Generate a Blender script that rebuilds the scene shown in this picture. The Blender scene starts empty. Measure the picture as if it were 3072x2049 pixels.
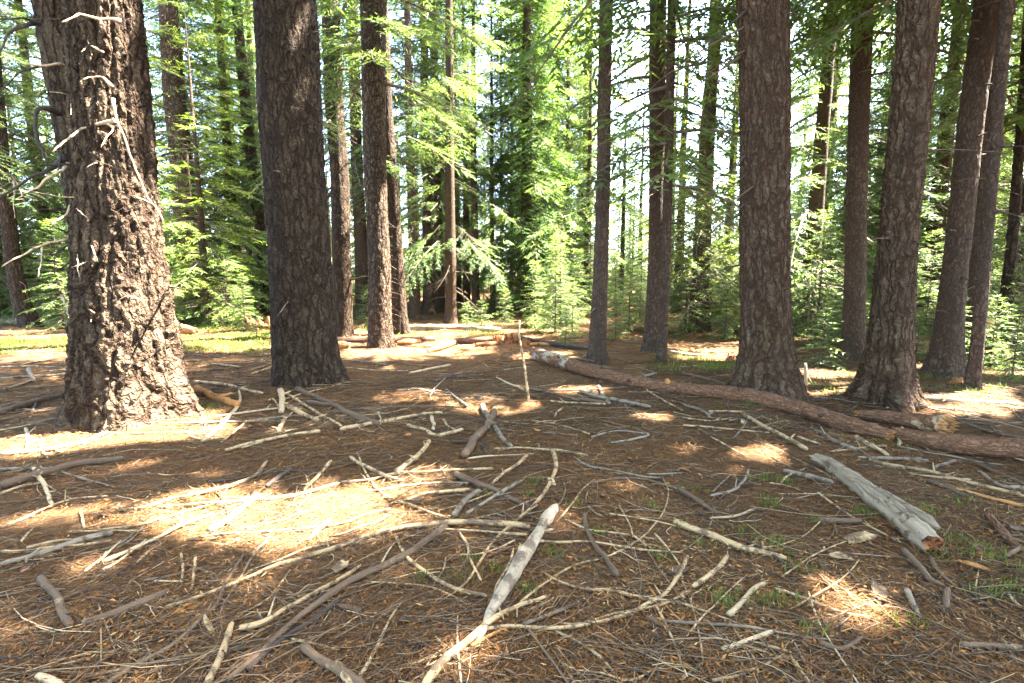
import bpy, math, random
import numpy as np
from mathutils import Matrix, Euler

# ------------------------------------------------------------------ camera, sky, sun, exposure
scene = bpy.context.scene
C = scene.collection
PITCH = math.atan(0.1377)
EYE = 1.6
cam_d = bpy.data.cameras.new('camera'); cam_d.lens = 18.0; cam_d.sensor_width = 36.0
cam_d.clip_start = 0.05; cam_d.clip_end = 2000
cam = bpy.data.objects.new('camera', cam_d); C.objects.link(cam)
cam.location = (0, 0, EYE); cam.rotation_euler = (math.pi/2 - PITCH, 0, 0)
scene.camera = cam
SUN_EL = math.radians(56); SUN_AZ = math.radians(70.5)      # azimuth from +Y towards +X
SUN = np.array([math.cos(SUN_EL)*math.sin(SUN_AZ), math.cos(SUN_EL)*math.cos(SUN_AZ), math.sin(SUN_EL)])
world = bpy.data.worlds.new('World'); scene.world = world; world.use_nodes = True
wn = world.node_tree.nodes; wn.clear()
sky = wn.new('ShaderNodeTexSky'); sky.sky_type = 'NISHITA'; sky.sun_disc = False
sky.sun_elevation = SUN_EL; sky.sun_rotation = SUN_AZ; sky.altitude = 1200; sky.dust_density = 4.0; sky.air_density = .7; sky.ozone_density = .1
bg = wn.new('ShaderNodeBackground'); bg.inputs['Strength'].default_value = 0.15
wo = wn.new('ShaderNodeOutputWorld')
world.node_tree.links.new(sky.outputs[0], bg.inputs[0]); world.node_tree.links.new(bg.outputs[0], wo.inputs[0])
sun_d = bpy.data.lights.new('sun', 'SUN'); sun_d.energy = 5.0; sun_d.angle = math.radians(0.53); sun_d.color = (1.0, 0.965, 0.90)
sun = bpy.data.objects.new('sun', sun_d); C.objects.link(sun)
sun.rotation_euler = Euler((math.pi/2 - SUN_EL, 0, -SUN_AZ + math.pi), 'XYZ')
vs = scene.view_settings
vs.view_transform = 'Standard'; vs.look = 'None'; vs.gamma = 1.0; vs.use_curve_mapping = False
vs.exposure = 4.97
scene.render.engine = 'CYCLES'
cy = scene.cycles
cy.use_denoising = True; cy.max_bounces = 7; cy.diffuse_bounces = 4; cy.glossy_bounces = 1; cy.transmission_bounces = 4
cy.transparent_max_bounces = 4; cy.caustics_reflective = False; cy.caustics_refractive = False
cy.sample_clamp_indirect = 6.0

rng = np.random.default_rng(7)
random.seed(7)
F = 512.0; SP, CP = math.sin(PITCH), math.cos(PITCH)
K = 2.2959            # survey sheet units per picture pixel

# ------------------------------------------------------------------ noise
def _h(ix, iy, iz, seed):
    n = (ix.astype(np.int64)*73856093) ^ (iy.astype(np.int64)*19349663) ^ (iz.astype(np.int64)*83492791) ^ (seed*2654435761)
    n = (n ^ (n >> 13)) * 1274126177
    n = n & 0x7fffffff
    n = (n ^ (n >> 16)) * 668265263
    return ((n & 0xffffff) / float(0xffffff))
def noise3(x, y, z, seed=0):
    x = np.asarray(x, float); y = np.asarray(y, float)+0*x; z = np.asarray(z, float)+0*x
    ix, iy, iz = np.floor(x), np.floor(y), np.floor(z)
    fx, fy, fz = x-ix, y-iy, z-iz
    fx = fx*fx*(3-2*fx); fy = fy*fy*(3-2*fy); fz = fz*fz*(3-2*fz)
    r = 0
    for a in (0, 1):
        for b in (0, 1):
            for c in (0, 1):
                w = (fx if a else 1-fx)*(fy if b else 1-fy)*(fz if c else 1-fz)
                r = r + w*_h(ix+a, iy+b, iz+c, seed)
    return r*2-1
def fbm(x, y, z, o=4, seed=0):
    r, a = 0, 1.0
    for i in range(o):
        r = r + a*noise3(x*2**i, y*2**i, np.asarray(z)*2**i, seed+i*17); a *= .5
    return r

# ------------------------------------------------------------------ survey: from the sheet to the ground
MOUNDS = []      # (x, y, radius, height) little duff mounds around the trunks
def ground(x, y):
    x = np.asarray(x, float); y = np.asarray(y, float)
    d = np.sqrt(x*x+y*y)
    g = 0.05*noise3(x*.55, y*.55, 0*x, 3) + 0.03*noise3(x*1.7, y*1.7, 0*x, 5)
    g = g + np.clip((d-10)/20, 0, 1)*0.25*noise3(x*.12, y*.12, 0*x, 9)
    g = g*np.clip((d-.5)/2, 0, 1)
    for mx, my, mr, mh in MOUNDS:
        g = g + mh*np.exp(-((x-mx)**2+(y-my)**2)/(mr*mr))
    return g
def ray(px, py):
    u = (px-512)/F; v = (341.5-py)/F
    return np.array([u, CP+v*SP, -SP+v*CP])
def on_ground(px, py, lift=0.0):
    d = ray(px, py); t = 5.0; z = 0.0
    for _ in range(12):
        t = (EYE-z-lift)/max(1e-3, -d[2]); t = min(t, 120)
        z = float(ground(d[0]*t, d[1]*t))
    p = d*t
    return np.array([p[0], p[1], EYE+p[2]])
def at_depth(px, py, Y):
    d = ray(px, py); t = Y/d[1]
    return np.array([d[0]*t, Y, EYE+d[2]*t])
def sheet(x, y): return x/K, y/K
REG = {'G': None, 'H': (0, 0), 'I': (1024, 0), 'J': (2048, 0), 'A': (0, 683), 'B': (1024, 683), 'C': (2048, 683), 'D': (0, 1366), 'E': (1024, 1366), 'F': (2048, 1366)}
def reg(r, x, y):
    if r == 'G': return x/K, y/K
    ox, oy = REG[r]
    return ox/3+x/(3*K), oy/3+y/(3*K)

# ------------------------------------------------------------------ object helpers
def mesh_np(name, V, Fc, mats=(), midx=None, attrs=None, smooth=True):
    V = np.asarray(V, np.float32)
    Fs = [np.asarray(f, np.int32) for f in (Fc if isinstance(Fc, tuple) else (Fc,)) if len(f)]
    m = bpy.data.meshes.new(name)
    idx = np.concatenate([f.ravel() for f in Fs]); tot = np.concatenate([np.full(len(f), f.shape[1], np.int32) for f in Fs])
    m.vertices.add(len(V)); m.vertices.foreach_set('co', V.ravel())
    m.loops.add(len(idx)); m.loops.foreach_set('vertex_index', idx)
    m.polygons.add(len(tot)); m.polygons.foreach_set('loop_start', (np.cumsum(tot)-tot).astype(np.int32))
    m.polygons.foreach_set('loop_total', tot)
    m.polygons.foreach_set('use_smooth', np.full(len(tot), smooth, bool))
    for mm in mats: m.materials.append(mm)
    if midx is not None: m.polygons.foreach_set('material_index', np.asarray(midx, np.int32))
    for k, a in (attrs or {}).items():
        a = np.asarray(a, np.float32)
        if a.ndim == 1:
            at = m.attributes.new(k, 'FLOAT', 'POINT'); at.data.foreach_set('value', a)
        else:
            at = m.attributes.new(k, 'FLOAT_VECTOR', 'POINT'); at.data.foreach_set('vector', a.ravel())
    m.update(calc_edges=True)
    return m
def obj(name, mesh, parent=None, loc=(0, 0, 0), label=None, cat=None, group=None, kind=None):
    o = bpy.data.objects.new(name, mesh); C.objects.link(o)
    o.location = loc
    if parent is not None: o.parent = parent
    if label: o['label'] = label
    if cat: o['category'] = cat
    if group: o['group'] = group
    if kind: o['kind'] = kind
    return o

def tube(P, R, n=8, seed=0, rough=0.0, twist=0.0, tc0=0.0, ends=True):
    """rings along the polyline P with radii R -> verts, quads, straightened coordinates"""
    P = np.asarray(P, float); R = np.asarray(R, float); k = len(P)
    T = np.gradient(P, axis=0); T /= np.linalg.norm(T, axis=1)[:, None]+1e-9
    up = np.array([0, 0, 1.0]) if abs(T[0][2]) < .8 else np.array([1.0, 0, 0])
    A = np.zeros_like(P); B = np.zeros_like(P)
    a = np.cross(T[0], up); a /= np.linalg.norm(a)
    for i in range(k):
        a = a - T[i]*np.dot(a, T[i]); a /= np.linalg.norm(a)+1e-9
        A[i] = a; B[i] = np.cross(T[i], a)
    th = np.linspace(0, 2*np.pi, n, endpoint=False)
    L = np.concatenate([[0], np.cumsum(np.linalg.norm(np.diff(P, axis=0), axis=1))])
    rr = R[:, None]*np.ones((1, n))
    if rough:
        rr = rr*(1+rough*fbm(np.cos(th)[None, :]*1.3+0*rr, np.sin(th)[None, :]*1.3+0*rr, (L/np.maximum(R.mean(), 1e-3)*.25)[:, None]+0*rr, 3, seed))
    V = P[:, None, :]+rr[:, :, None]*(np.cos(th)[None, :, None]*A[:, None, :]+np.sin(th)[None, :, None]*B[:, None, :])
    tc = np.stack([np.cos(th)[None, :]*R[:, None], np.sin(th)[None, :]*R[:, None], (L[:, None]+tc0)+0*rr], -1)
    V = V.reshape(-1, 3); tc = tc.reshape(-1, 3)
    i = np.arange(k-1)[:, None]; j = np.arange(n)[None, :]
    Q = np.stack([i*n+j, i*n+(j+1) % n, (i+1)*n+(j+1) % n, (i+1)*n+j], -1).reshape(-1, 4)
    if ends:
        V = np.vstack([V, P[0], P[-1]]); tc = np.vstack([tc, [0, 0, tc0], [0, 0, L[-1]+tc0]])
        c0, c1 = k*n, k*n+1
        jj = np.arange(0, n, 1)
        e0 = np.stack([np.full(n, c0), (jj+1) % n, jj, jj], -1); e1 = np.stack([np.full(n, c1), (k-1)*n+jj, (k-1)*n+(jj+1) % n, (k-1)*n+(jj+1) % n], -1)
        # triangles written as quads would be degenerate: pair the fan into quads
        e0 = np.stack([np.full(n//2, c0), (2*np.arange(n//2)+2) % n, 2*np.arange(n//2)+1, 2*np.arange(n//2)], -1)
        b = (k-1)*n
        e1 = np.stack([np.full(n//2, c1), b+2*np.arange(n//2), b+2*np.arange(n//2)+1, b+(2*np.arange(n//2)+2) % n], -1)
        Q = np.vstack([Q, e0, e1])
    return V, Q, tc
def smooth_path(P, W, step):
    P = np.asarray(P, float); W = np.asarray(W, float)
    if len(P) == 2: P = np.array([P[0], (P[0]+P[1])/2, P[1]]); W = np.array([W[0], (W[0]+W[1])/2, W[1]])
    Q = np.vstack([2*P[0]-P[1], P, 2*P[-1]-P[-2]])
    out, ow = [], []
    for i in range(1, len(Q)-2):
        p0, p1, p2, p3 = Q[i-1], Q[i], Q[i+1], Q[i+2]
        n = max(2, int(np.linalg.norm(p2-p1)/step))
        for t in np.linspace(0, 1, n, endpoint=False):
            out.append(.5*((2*p1)+(-p0+p2)*t+(2*p0-5*p1+4*p2-p3)*t*t+(-p0+3*p1-3*p2+p3)*t**3))
            ow.append(W[i-1]*(1-t)+W[i]*t)
    out.append(P[-1]); ow.append(W[-1])
    return np.array(out), np.array(ow)

# ------------------------------------------------------------------ materials
class NT:
    def __init__(s, name):
        s.m = bpy.data.materials.new(name); s.m.use_nodes = True; s.t = s.m.node_tree; s.t.nodes.clear()
        s.out = s.t.nodes.new('ShaderNodeOutputMaterial')
    def n(s, typ, **kw):
        nd = s.t.nodes.new('ShaderNode'+typ)
        for k, v in kw.items():
            if hasattr(nd, k): setattr(nd, k, v)
            else: nd.inputs[k.replace('_', ' ')].default_value = v
        return nd
    def l(s, a, b): s.t.links.new(a, b)
    def attr(s, name): return s.n('Attribute', attribute_name=name)
    def mapping(s, src, scale):
        m = s.n('Mapping'); m.inputs['Scale'].default_value = scale; s.l(src, m.inputs['Vector']); return m.outputs[0]
    def noise(s, vec, scale, detail=4, rough=.55):
        nd = s.n('TexNoise'); nd.inputs['Scale'].default_value = scale; nd.inputs['Detail'].default_value = detail; nd.inputs['Roughness'].default_value = rough
        if vec is not None: s.l(vec, nd.inputs['Vector'])
        return nd.outputs[0]
    def ramp(s, fac, stops, interp='LINEAR'):
        r = s.n('ValToRGB'); r.color_ramp.interpolation = interp
        e = r.color_ramp.elements
        while len(e) < len(stops): e.new(.5)
        for i, (p, c) in enumerate(stops): e[i].position = p; e[i].color = (*c, 1) if len(c) == 3 else c
        s.l(fac, r.inputs[0]); return r.outputs[0]
    def mix(s, fac, a, b, mode='MIX'):
        m = s.n('Mix', data_type='RGBA', blend_type=mode)
        for sock, v in ((m.inputs[0], fac), (m.inputs[6], a), (m.inputs[7], b)):
            if hasattr(v, 'links'): s.l(v, sock)
            elif isinstance(v, (int, float)): sock.default_value = v
            else: sock.default_value = (*v, 1)
        return m.outputs[2]
    def bsdf(s, col, rough=.85, bump=None, bs=.5, dist=.01, spec=.25):
        b = s.n('BsdfPrincipled'); b.inputs['Roughness'].default_value = rough; b.inputs['Specular IOR Level'].default_value = spec
        if hasattr(col, 'links'): s.l(col, b.inputs['Base Color'])
        else: b.inputs['Base Color'].default_value = (*col, 1)
        if bump is not None:
            bp = s.n('Bump'); bp.inputs['Strength'].default_value = bs; bp.inputs['Distance'].default_value = dist
            s.l(bump, bp.inputs['Height']); s.l(bp.outputs[0], b.inputs['Normal'])
        s.l(b.outputs[0], s.out.inputs[0]); return b
g3 = lambda v: (v, v, v)

def mat_bark(name, plate, plate2, crev, lichen, lich=.62, moss=None, sc=13, tall=.42, deep=.035, soft=.0):
    """furrowed bark: warped, upright plates with cracks between, fine flakes on the plates, lichen flecks"""
    s = NT(name); tc = s.attr('tc').outputs['Vector']
    wn_ = s.n('TexNoise'); wn_.inputs['Scale'].default_value = 7; wn_.inputs['Detail'].default_value = 3; s.l(tc, wn_.inputs['Vector'])
    wp = s.n('VectorMath', operation='MULTIPLY_ADD'); s.l(wn_.outputs['Color'], wp.inputs[0]); wp.inputs[1].default_value = (.13, .13, .22); s.l(tc, wp.inputs[2])
    v = wp.outputs[0]; st = s.mapping(v, (1, 1, tall)); st2 = s.mapping(v, (1, 1, .62)); st3 = s.mapping(tc, (1, 1, .3))
    def vor(vec, scale, feat):
        n = s.n('TexVoronoi', feature=feat); n.inputs['Scale'].default_value = scale; s.l(vec, n.inputs['Vector']); return n
    e1 = s.ramp(vor(st, sc, 'DISTANCE_TO_EDGE').outputs['Distance'], [(.015, g3(0)), (.16, g3(.85)), (.4, g3(1))])
    e2 = s.ramp(vor(st2, sc*2.6, 'DISTANCE_TO_EDGE').outputs['Distance'], [(.0, g3(0)), (.2, g3(1))])
    c2 = vor(st2, sc*2.6, 'F1').outputs['Color']
    n1 = s.noise(st3, 30, 6, .7); n2 = s.noise(tc, 120, 4, .7); n3 = s.noise(tc, 26, 6, .7); n4 = s.noise(tc, 2.2, 3)
    sep = s.n('SeparateColor'); s.l(c2, sep.inputs[0])
    col = s.mix(s.ramp(n1, [(.34, g3(0)), (.66, g3(1))]), plate2, plate)
    col = s.mix(.85, col, s.ramp(sep.outputs[0], [(0, g3(.6)), (1, g3(1.4))]), 'MULTIPLY')
    col = s.mix(s.ramp(n3, [(lich, g3(0)), (lich+.05, g3(1))]), col, lichen)
    if moss: col = s.mix(s.ramp(n4, [(.62, g3(0)), (.75, g3(.5))]), col, moss)
    n5 = s.noise(s.mapping(tc, (1, 1, .5)), 1.6, 3, .6); n6 = s.noise(tc, 5.0, 4, .65)
    col = s.mix(.9, col, s.ramp(n5, [(.3, (.72, .70, .68)), (.7, (1.28, 1.22, 1.15))]), 'MULTIPLY')
    col = s.mix(s.ramp(n6, [(.58, g3(0)), (.7, g3(.55))]), col, tuple(c*k for c, k in zip(plate, (1.25, .92, .7))))
    col = s.mix(e1, crev, col)
    col = s.mix(.8, col, s.ramp(n2, [(.25, g3(.55)), (.75, g3(1.4))]), 'MULTIPLY')
    def ma(a, k, b=None):
        m = s.n('Math', operation='MULTIPLY_ADD'); s.l(a, m.inputs[0]); m.inputs[1].default_value = k
        if b is None: m.inputs[2].default_value = 0
        else: s.l(b, m.inputs[2])
        return m.outputs[0]
    h = ma(e1, .9, ma(e2, .35, ma(sep.outputs[0], .45, ma(n1, .7, ma(n2, .16)))))
    s.bsdf(col, .92, h, 1.0, deep, .1)
    return s.m
M = {}
M['bark_big'] = mat_bark('bark_craggy', (.140, .098, .060), (.068, .045, .027), (.034, .019, .0105), (.20, .158, .10), .64, None, 10, .17, .065)
M['bark'] = mat_bark('bark_fir', (.078, .054, .032), (.045, .030, .018), (.031, .019, .0115), (.13, .105, .062), .585, None, 12, .22, .045)
M['bark_right'] = mat_bark('bark_mossy', (.118, .077, .044), (.068, .043, .0245), (.050, .026, .0132), (.165, .13, .076), .59, (.095, .078, .022), 14, .17, .035)
M['bark_smooth'] = mat_bark('bark_plain', (.098, .066, .042), (.066, .044, .028), (.050, .032, .020), (.135, .102, .066), .64, None, 20, .35, .014)
M['bark_pale'] = mat_bark('bark_flaky', (.135, .098, .062), (.066, .045, .028), (.042, .024, .014), (.24, .195, .13), .57, None, 14, .35, .035)
M['log'] = mat_bark('red_brown_log_bark', (.215, .112, .060), (.145, .074, .039), (.10, .048, .024), (.26, .165, .10), .60, None, 34, .16, .008)

def mat_wood(name, a, b, bark, bamt, streak=60, dark=(.03, .022, .016)):
    s = NT(name); tc = s.attr('tc').outputs['Vector']
    oi = s.n('ObjectInfo')
    off = s.n('VectorMath', operation='ADD'); s.l(tc, off.inputs[0])
    cmb = s.n('CombineXYZ'); ml = s.n('Math', operation='MULTIPLY'); ml.inputs[1].default_value = 37.0; s.l(oi.outputs['Random'], ml.inputs[0]); s.l(ml.outputs[0], cmb.inputs[2]); s.l(cmb.outputs[0], off.inputs[1])
    v = off.outputs[0]
    st = s.mapping(v, (1, 1, .06))
    n1 = s.noise(st, streak, 5, .7); n2 = s.noise(v, 9, 5, .7); n3 = s.noise(s.mapping(v, (1, 1, .3)), 55, 5, .75)
    col = s.mix(s.ramp(n1, [(.3, g3(0)), (.7, g3(1))]), a, b)
    col = s.mix(s.ramp(n2, [(1-bamt-.08, g3(0)), (1-bamt, g3(1))]), col, bark)
    col = s.mix(s.ramp(n3, [(.60, g3(0)), (.70, g3(.85))]), col, dark)
    col = s.mix(.8, col, s.ramp(oi.outputs['Random'], [(0, g3(.86)), (1, g3(1.25))]), 'MULTIPLY')
    h = s.n('Math', operation='ADD'); s.l(n1, h.inputs[0]); s.l(n3, h.inputs[1])
    s.bsdf(col, .82, h.outputs[0], .8, .010, .15)
    return s.m
M['t'] = mat_wood('peeled_tan_wood', (.41, .275, .135), (.30, .192, .090), (.12, .076, .042), .44)
M['p'] = mat_wood('pale_sunlit_wood', (.40, .29, .163), (.30, .21, .112), (.14, .092, .05), .36)  # pale wood; sunlit white of twigs and branches is put into this colour
M['g'] = mat_wood('grey_weathered_wood', (.215, .162, .105), (.125, .090, .057), (.07, .047, .029), .42)
M['b'] = mat_wood('brown_bark_branch', (.125, .078, .044), (.078, .048, .028), (.21, .138, .074), .34)
M['d'] = mat_wood('dark_bark_branch', (.062, .043, .030), (.040, .028, .021), (.10, .076, .056), .36)
M['o'] = mat_wood('orange_split_wood', (.40, .19, .06), (.27, .11, .032), (.13, .058, .022), .38)
M['log_peel'] = mat_wood('red_brown_peeled', (.135, .074, .042), (.075, .040, .024), (.18, .108, .062), .36, 22)
M['greylog'] = mat_wood('silver_grey_log', (.30, .228, .148), (.125, .089, .055), (.08, .050, .028), .38, 26)
M['peel'] = mat_wood('stained_peeled_limb', (.30, .235, .155), (.20, .148, .092), (.115, .08, .052), .44, 46)
M['rot'] = mat_wood('rotten_red_wood', (.27, .10, .03), (.16, .055, .02), (.06, .028, .015), .42, 24)

def mat_leaf(name, dark, light, tr=.45, brown=(.13, .085, .04)):
    s = NT(name); t = s.attr('tint').outputs['Fac']; oi = s.n('ObjectInfo')
    col = s.ramp(t, [(0, brown), (.10, brown), (.14, dark), (.75, light), (1, tuple(min(1, c*1.35) for c in light))])
    col = s.mix(1.0, col, oi.outputs['Color'], 'MULTIPLY')
    geo = s.n('NewGeometry'); nz = s.noise(geo.outputs['Position'], 1.3, 2)
    col = s.mix(.7, col, s.ramp(nz, [(.3, g3(.7)), (.7, g3(1.3))]), 'MULTIPLY')
    d = s.n('BsdfPrincipled'); d.inputs['Roughness'].default_value = .6; d.inputs['Specular IOR Level'].default_value = .25; s.l(col, d.inputs['Base Color'])
    tl = s.n('BsdfTranslucent'); c2 = s.mix(1.0, col, (1.14, 1.12, .58), 'MULTIPLY'); s.l(c2, tl.inputs[0])
    mx = s.n('MixShader'); mx.inputs[0].default_value = tr; s.l(d.outputs[0], mx.inputs[1]); s.l(tl.outputs[0], mx.inputs[2])
    s.l(mx.outputs[0], s.out.inputs[0]); return s.m
M['fir'] = mat_leaf('fir_needles', (.050, .090, .036), (.122, .178, .058), .5)
M['sap'] = mat_leaf('young_fir_needles', (.062, .118, .044), (.150, .22, .064), .52)
M['grass'] = mat_leaf('grass_blades', (.050, .085, .014), (.14, .175, .03), .45, (.3, .23, .09))
def mat_plain(name, a, b, sc=8, rough=.9):
    s = NT(name); oi = s.n('TexCoord'); n = s.noise(oi.outputs['Object'], sc, 4)
    s.bsdf(s.mix(s.ramp(n, [(.35, g3(0)), (.65, g3(1))]), a, b), rough, n, .3, .01, .15); return s.m
M['twig'] = mat_plain('tree_twigs', (.17, .125, .09), (.085, .062, .045))
M['deadtwig'] = mat_plain('bleached_dead_twigs', (.42, .36, .28), (.22, .17, .13))

def mat_litter(name, stops, rough=.85):
    s = NT(name); t = s.attr('tint').outputs['Fac']
    s.bsdf(s.ramp(t, stops), rough, spec=.15); return s.m
M['twigs'] = mat_litter('fallen_twigs', [(0, (.034, .021, .012)), (.35, (.080, .051, .030)), (.6, (.155, .104, .059)), (.82, (.29, .195, .10)), (1, (.43, .31, .175))])
M['needles'] = mat_litter('fallen_needles', [(0, (.055, .023, .008)), (.4, (.135, .056, .0155)), (.75, (.24, .105, .028)), (.93, (.36, .20, .07)), (1, (.44, .30, .14))])

def mat_ground():
    s = NT('needle_duff'); geo = s.n('NewGeometry'); p = geo.outputs['Position']
    n1 = s.noise(p, 1.1, 4, .6); n2 = s.noise(p, 14, 6, .7); n3 = s.noise(p, 90, 4, .7); n4 = s.noise(p, 260, 2, .6)
    col = s.mix(s.ramp(n2, [(.32, g3(0)), (.68, g3(1))]), (.086, .039, .0145), (.155, .073, .027))
    col = s.mix(s.ramp(n1, [(.4, g3(0)), (.68, g3(.8))]), col, (.13, .076, .037))
    col = s.mix(s.ramp(n3, [(.5, g3(0)), (.7, g3(.8))]), col, (.235, .135, .057))
    col = s.mix(.8, col, s.ramp(n4, [(.25, g3(.5)), (.75, g3(1.45))]), 'MULTIPLY')
    h = s.n('Math', operation='ADD'); s.l(n3, h.inputs[0]); s.l(n4, h.inputs[1])
    s.bsdf(col, .95, h.outputs[0], 1.0, .02, .1); return s.m
M['ground'] = mat_ground()

# ------------------------------------------------------------------ the big trees: traced trunks
# centre line and width on the sheet, from the root collar up
HERO = [
 dict(n='T1', y=962, p=[(303, 962, 285), (296, 850, 262), (286, 700, 240), (268, 420, 185), (232, 0, 165)], res=(240, 368), H=34, fl=.36, mat='bark_big', cw=.105, ch=.24, amp=.05, z0=6.5, L=3.6,
      label='thickest trunk, craggy and half sunlit, with bleached dead twigs, at left front'),
 dict(n='T1b', y=905, p=[(285, 905, 150), (250, 600, 140), (212, 392, 132), (142, 0, 128)], res=(94, 197), H=32, fl=.1, mat='bark_big', cw=.09, ch=.2, amp=.03, z0=7.0, L=3.2,
      label='shaded trunk leaning left, close behind the thickest craggy trunk'),
 dict(n='T2', y=880, p=[(702, 880, 158), (694, 700, 145), (672, 350, 138), (652, 0, 134)], res=(152, 304), H=34, fl=.21, mat='bark', cw=.07, ch=.13, amp=.024, z0=6.6, L=3.4,
      label='dark thick trunk in full shade, second large trunk from the left'),
 dict(n='T3', y=774, p=[(789, 774, 44), (785, 600, 43), (775, 350, 41), (755, 0, 39)], res=(61, 172), H=28, fl=.06, mat='bark', cw=.06, ch=.12, amp=.014, z0=4.6, L=2.6,
      label='slim dark brown trunk just right of the dark thick shaded trunk'),
 dict(n='T4', y=800, p=[(875, 800, 56), (870, 650, 52), (866, 500, 49), (858, 200, 52), (855, 0, 54)], res=(86, 258), H=29, fl=.08, mat='bark_pale', cw=.06, ch=.09, amp=.018, z0=5.2, L=2.6,
      label='pale flaky trunk with sunlit flecks and a twig comb on its right side'),
 dict(n='T5', y=768, p=[(921, 768, 34), (905, 550, 29), (893, 350, 27), (876, 0, 25)], res=(51, 154), H=27, fl=.05, mat='bark', cw=.06, ch=.12, amp=.012, z0=5.0, L=2.6,
      label='dark left-leaning trunk right behind the pale flaky trunk'),
 dict(n='T6', y=738, p=[(443, 738, 64), (425, 550, 44), (414, 400, 42), (395, 200, 40), (384, 0, 40)], res=(82, 206), H=28, fl=.18, mat='bark_pale', cw=.08, ch=.18, amp=.02, z0=1.5, L=2.9,
      label='trunk with flared root collar and bright yellow-green low boughs, behind the thickest trunk'),
 dict(n='T7', y=722, p=[(614, 722, 24), (600, 550, 27), (582, 400, 27), (560, 200, 24), (541, 0, 20)], res=(41, 129), H=26, fl=.04, mat='bark_pale', cw=.06, ch=.12, amp=.01, z0=4.0, L=2.4,
      label='grey slender left-leaning trunk touching the left edge of the dark thick trunk'),
 dict(n='T8', y=752, p=[(72, 752, 54), (48, 690, 47), (30, 600, 40), (16, 480, 36), (2, 340, 32), (-25, 0, 28)], res=(61, 172), H=24, fl=.05, mat='bark', cw=.06, ch=.12, amp=.014, z0=4.5, L=2.4,
      label='trunk with a curved sweeping base at the far left edge'),
 dict(n='T9', y=826, p=[(1368, 826, 40), (1377, 650, 33), (1385, 400, 30), (1391, 0, 28)], res=(61, 223), H=27, fl=.06, mat='bark_smooth', cw=.05, ch=.07, amp=.006, z0=7.5, L=2.2,
      label='slender straight ringed trunk standing alone behind the far end of the long log'),
 dict(n='T10', y=808, p=[(1500, 808, 42), (1505, 600, 38), (1509, 400, 36), (1511, 0, 36)], res=(61, 206), H=29, fl=.06, mat='bark_smooth', cw=.05, ch=.08, amp=.007, z0=3.3, L=2.6,
      label='thicker left trunk of the close pair right of the slender ringed trunk'),
 dict(n='T10b', y=822, p=[(1519, 822, 24), (1528, 600, 21), (1537, 350, 20), (1545, 0, 18)], res=(41, 189), H=24, fl=.04, mat='bark_smooth', cw=.05, ch=.08, amp=.006, z0=3.0, L=2.1,
      label='thinner right trunk of the close pair right of the slender ringed trunk'),
 dict(n='T11', y=908, p=[(1757, 908, 138), (1760, 800, 122), (1760, 500, 111), (1752, 0, 105)], res=(160, 320), H=33, fl=.19, mat='bark_right', cw=.055, ch=.12, amp=.022, z0=6.2, L=3.6,
      label='large lichen-flecked trunk standing directly behind the middle of the long fallen log'),
 dict(n='T12', y=825, p=[(1960, 825, 54), (1962, 650, 50), (1967, 350, 48), (1978, 0, 46)], res=(61, 172), H=28, fl=.05, mat='bark_smooth', cw=.05, ch=.08, amp=.007, z0=5.5, L=2.6,
      label='mid-size straight trunk rising from green saplings between the two large right trunks'),
 dict(n='T13', y=925, p=[(2030, 925, 112), (2040, 800, 98), (2056, 600, 92), (2085, 250, 90), (2105, 0, 90)], res=(144, 288), H=32, fl=.20, mat='bark_right', cw=.055, ch=.13, amp=.022, z0=6.0, L=3.4,
      label='large reddish-brown trunk leaning right, right of the lichen-flecked one'),
 dict(n='T14', y=862, p=[(2168, 862, 74), (2185, 650, 62), (2203, 500, 60), (2235, 220, 58), (2262, 0, 58)], res=(94, 223), H=30, fl=.08, mat='bark_smooth', cw=.05, ch=.08, amp=.007, z0=5.6, L=2.8,
      label='greyish knot-dotted trunk leaning right beyond the reddish large trunk'),
 dict(n='T15', y=890, p=[(2232, 890, 36), (2246, 750, 33), (2266, 523, 32), (2290, 250, 32), (2312, 0, 32)], res=(55, 189), H=26, fl=.05, mat='bark_smooth', cw=.05, ch=.08, amp=.006, z0=5.0, L=2.4,
      label='thin dark leaning trunk, nearest of the thin trunks at the right edge'),
 dict(n='T16', y=812, p=[(2232, 812, 36), (2240, 700, 34), (2250, 523, 32), (2272, 200, 30), (2284, 0, 30)], res=(48, 154), H=25, fl=.04, mat='bark_smooth', cw=.05, ch=.08, amp=.006, z0=5.0, L=2.4,
      label='trunk half hidden behind the thin dark leaning trunk at right'),
 dict(n='T17', y=800, p=[(2302, 800, 40), (2308, 700, 34), (2320, 600, 30), (2335, 400, 24), (2352, 150, 22), (2362, 0, 20)], res=(48, 154), H=22, fl=.06, mat='bark', cw=.06, ch=.1, amp=.012, z0=4.2, L=2.4,
      label='gnarled dark trunk with stubby side branches at the right picture edge'),
]
def solve_hero(h):
    px, py = sheet(h['p'][0][0], h['y'])
    g = on_ground(px, py)
    for _ in range(4):
        X, Y = g[0], g[1]
        w = h['p'][1][2]/K; D = math.hypot(X, Y)
        r = w*Y*Y/(2*F*D)
        f = g*1.0; s = (D+.75*r)/D
        Yc = g[1]*s
        break
    h['Y'] = Yc; h['r'] = r
    pts = []
    for x, y, w in h['p']:
        q = at_depth(x/K, y/K, Yc); D = math.hypot(q[0], Yc)
        pts.append((q[0], q[2], (w/K)*Yc*Yc/(2*F*D)))
    h['pts'] = pts
    x0 = pts[0][0]
    h['base'] = np.array([x0, Yc, 0.0])
for h in HERO: solve_hero(h)
for h in HERO:
    if h['n'] in ('T1', 'T2', 'T11', 'T13'): MOUNDS.append((h['base'][0], h['base'][1], h['r']*2.2, .09))
    elif h['Y'] < 14: MOUNDS.append((h['base'][0], h['base'][1], h['r']*2.4, .05))
for h in HERO: solve_hero(h)
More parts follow.
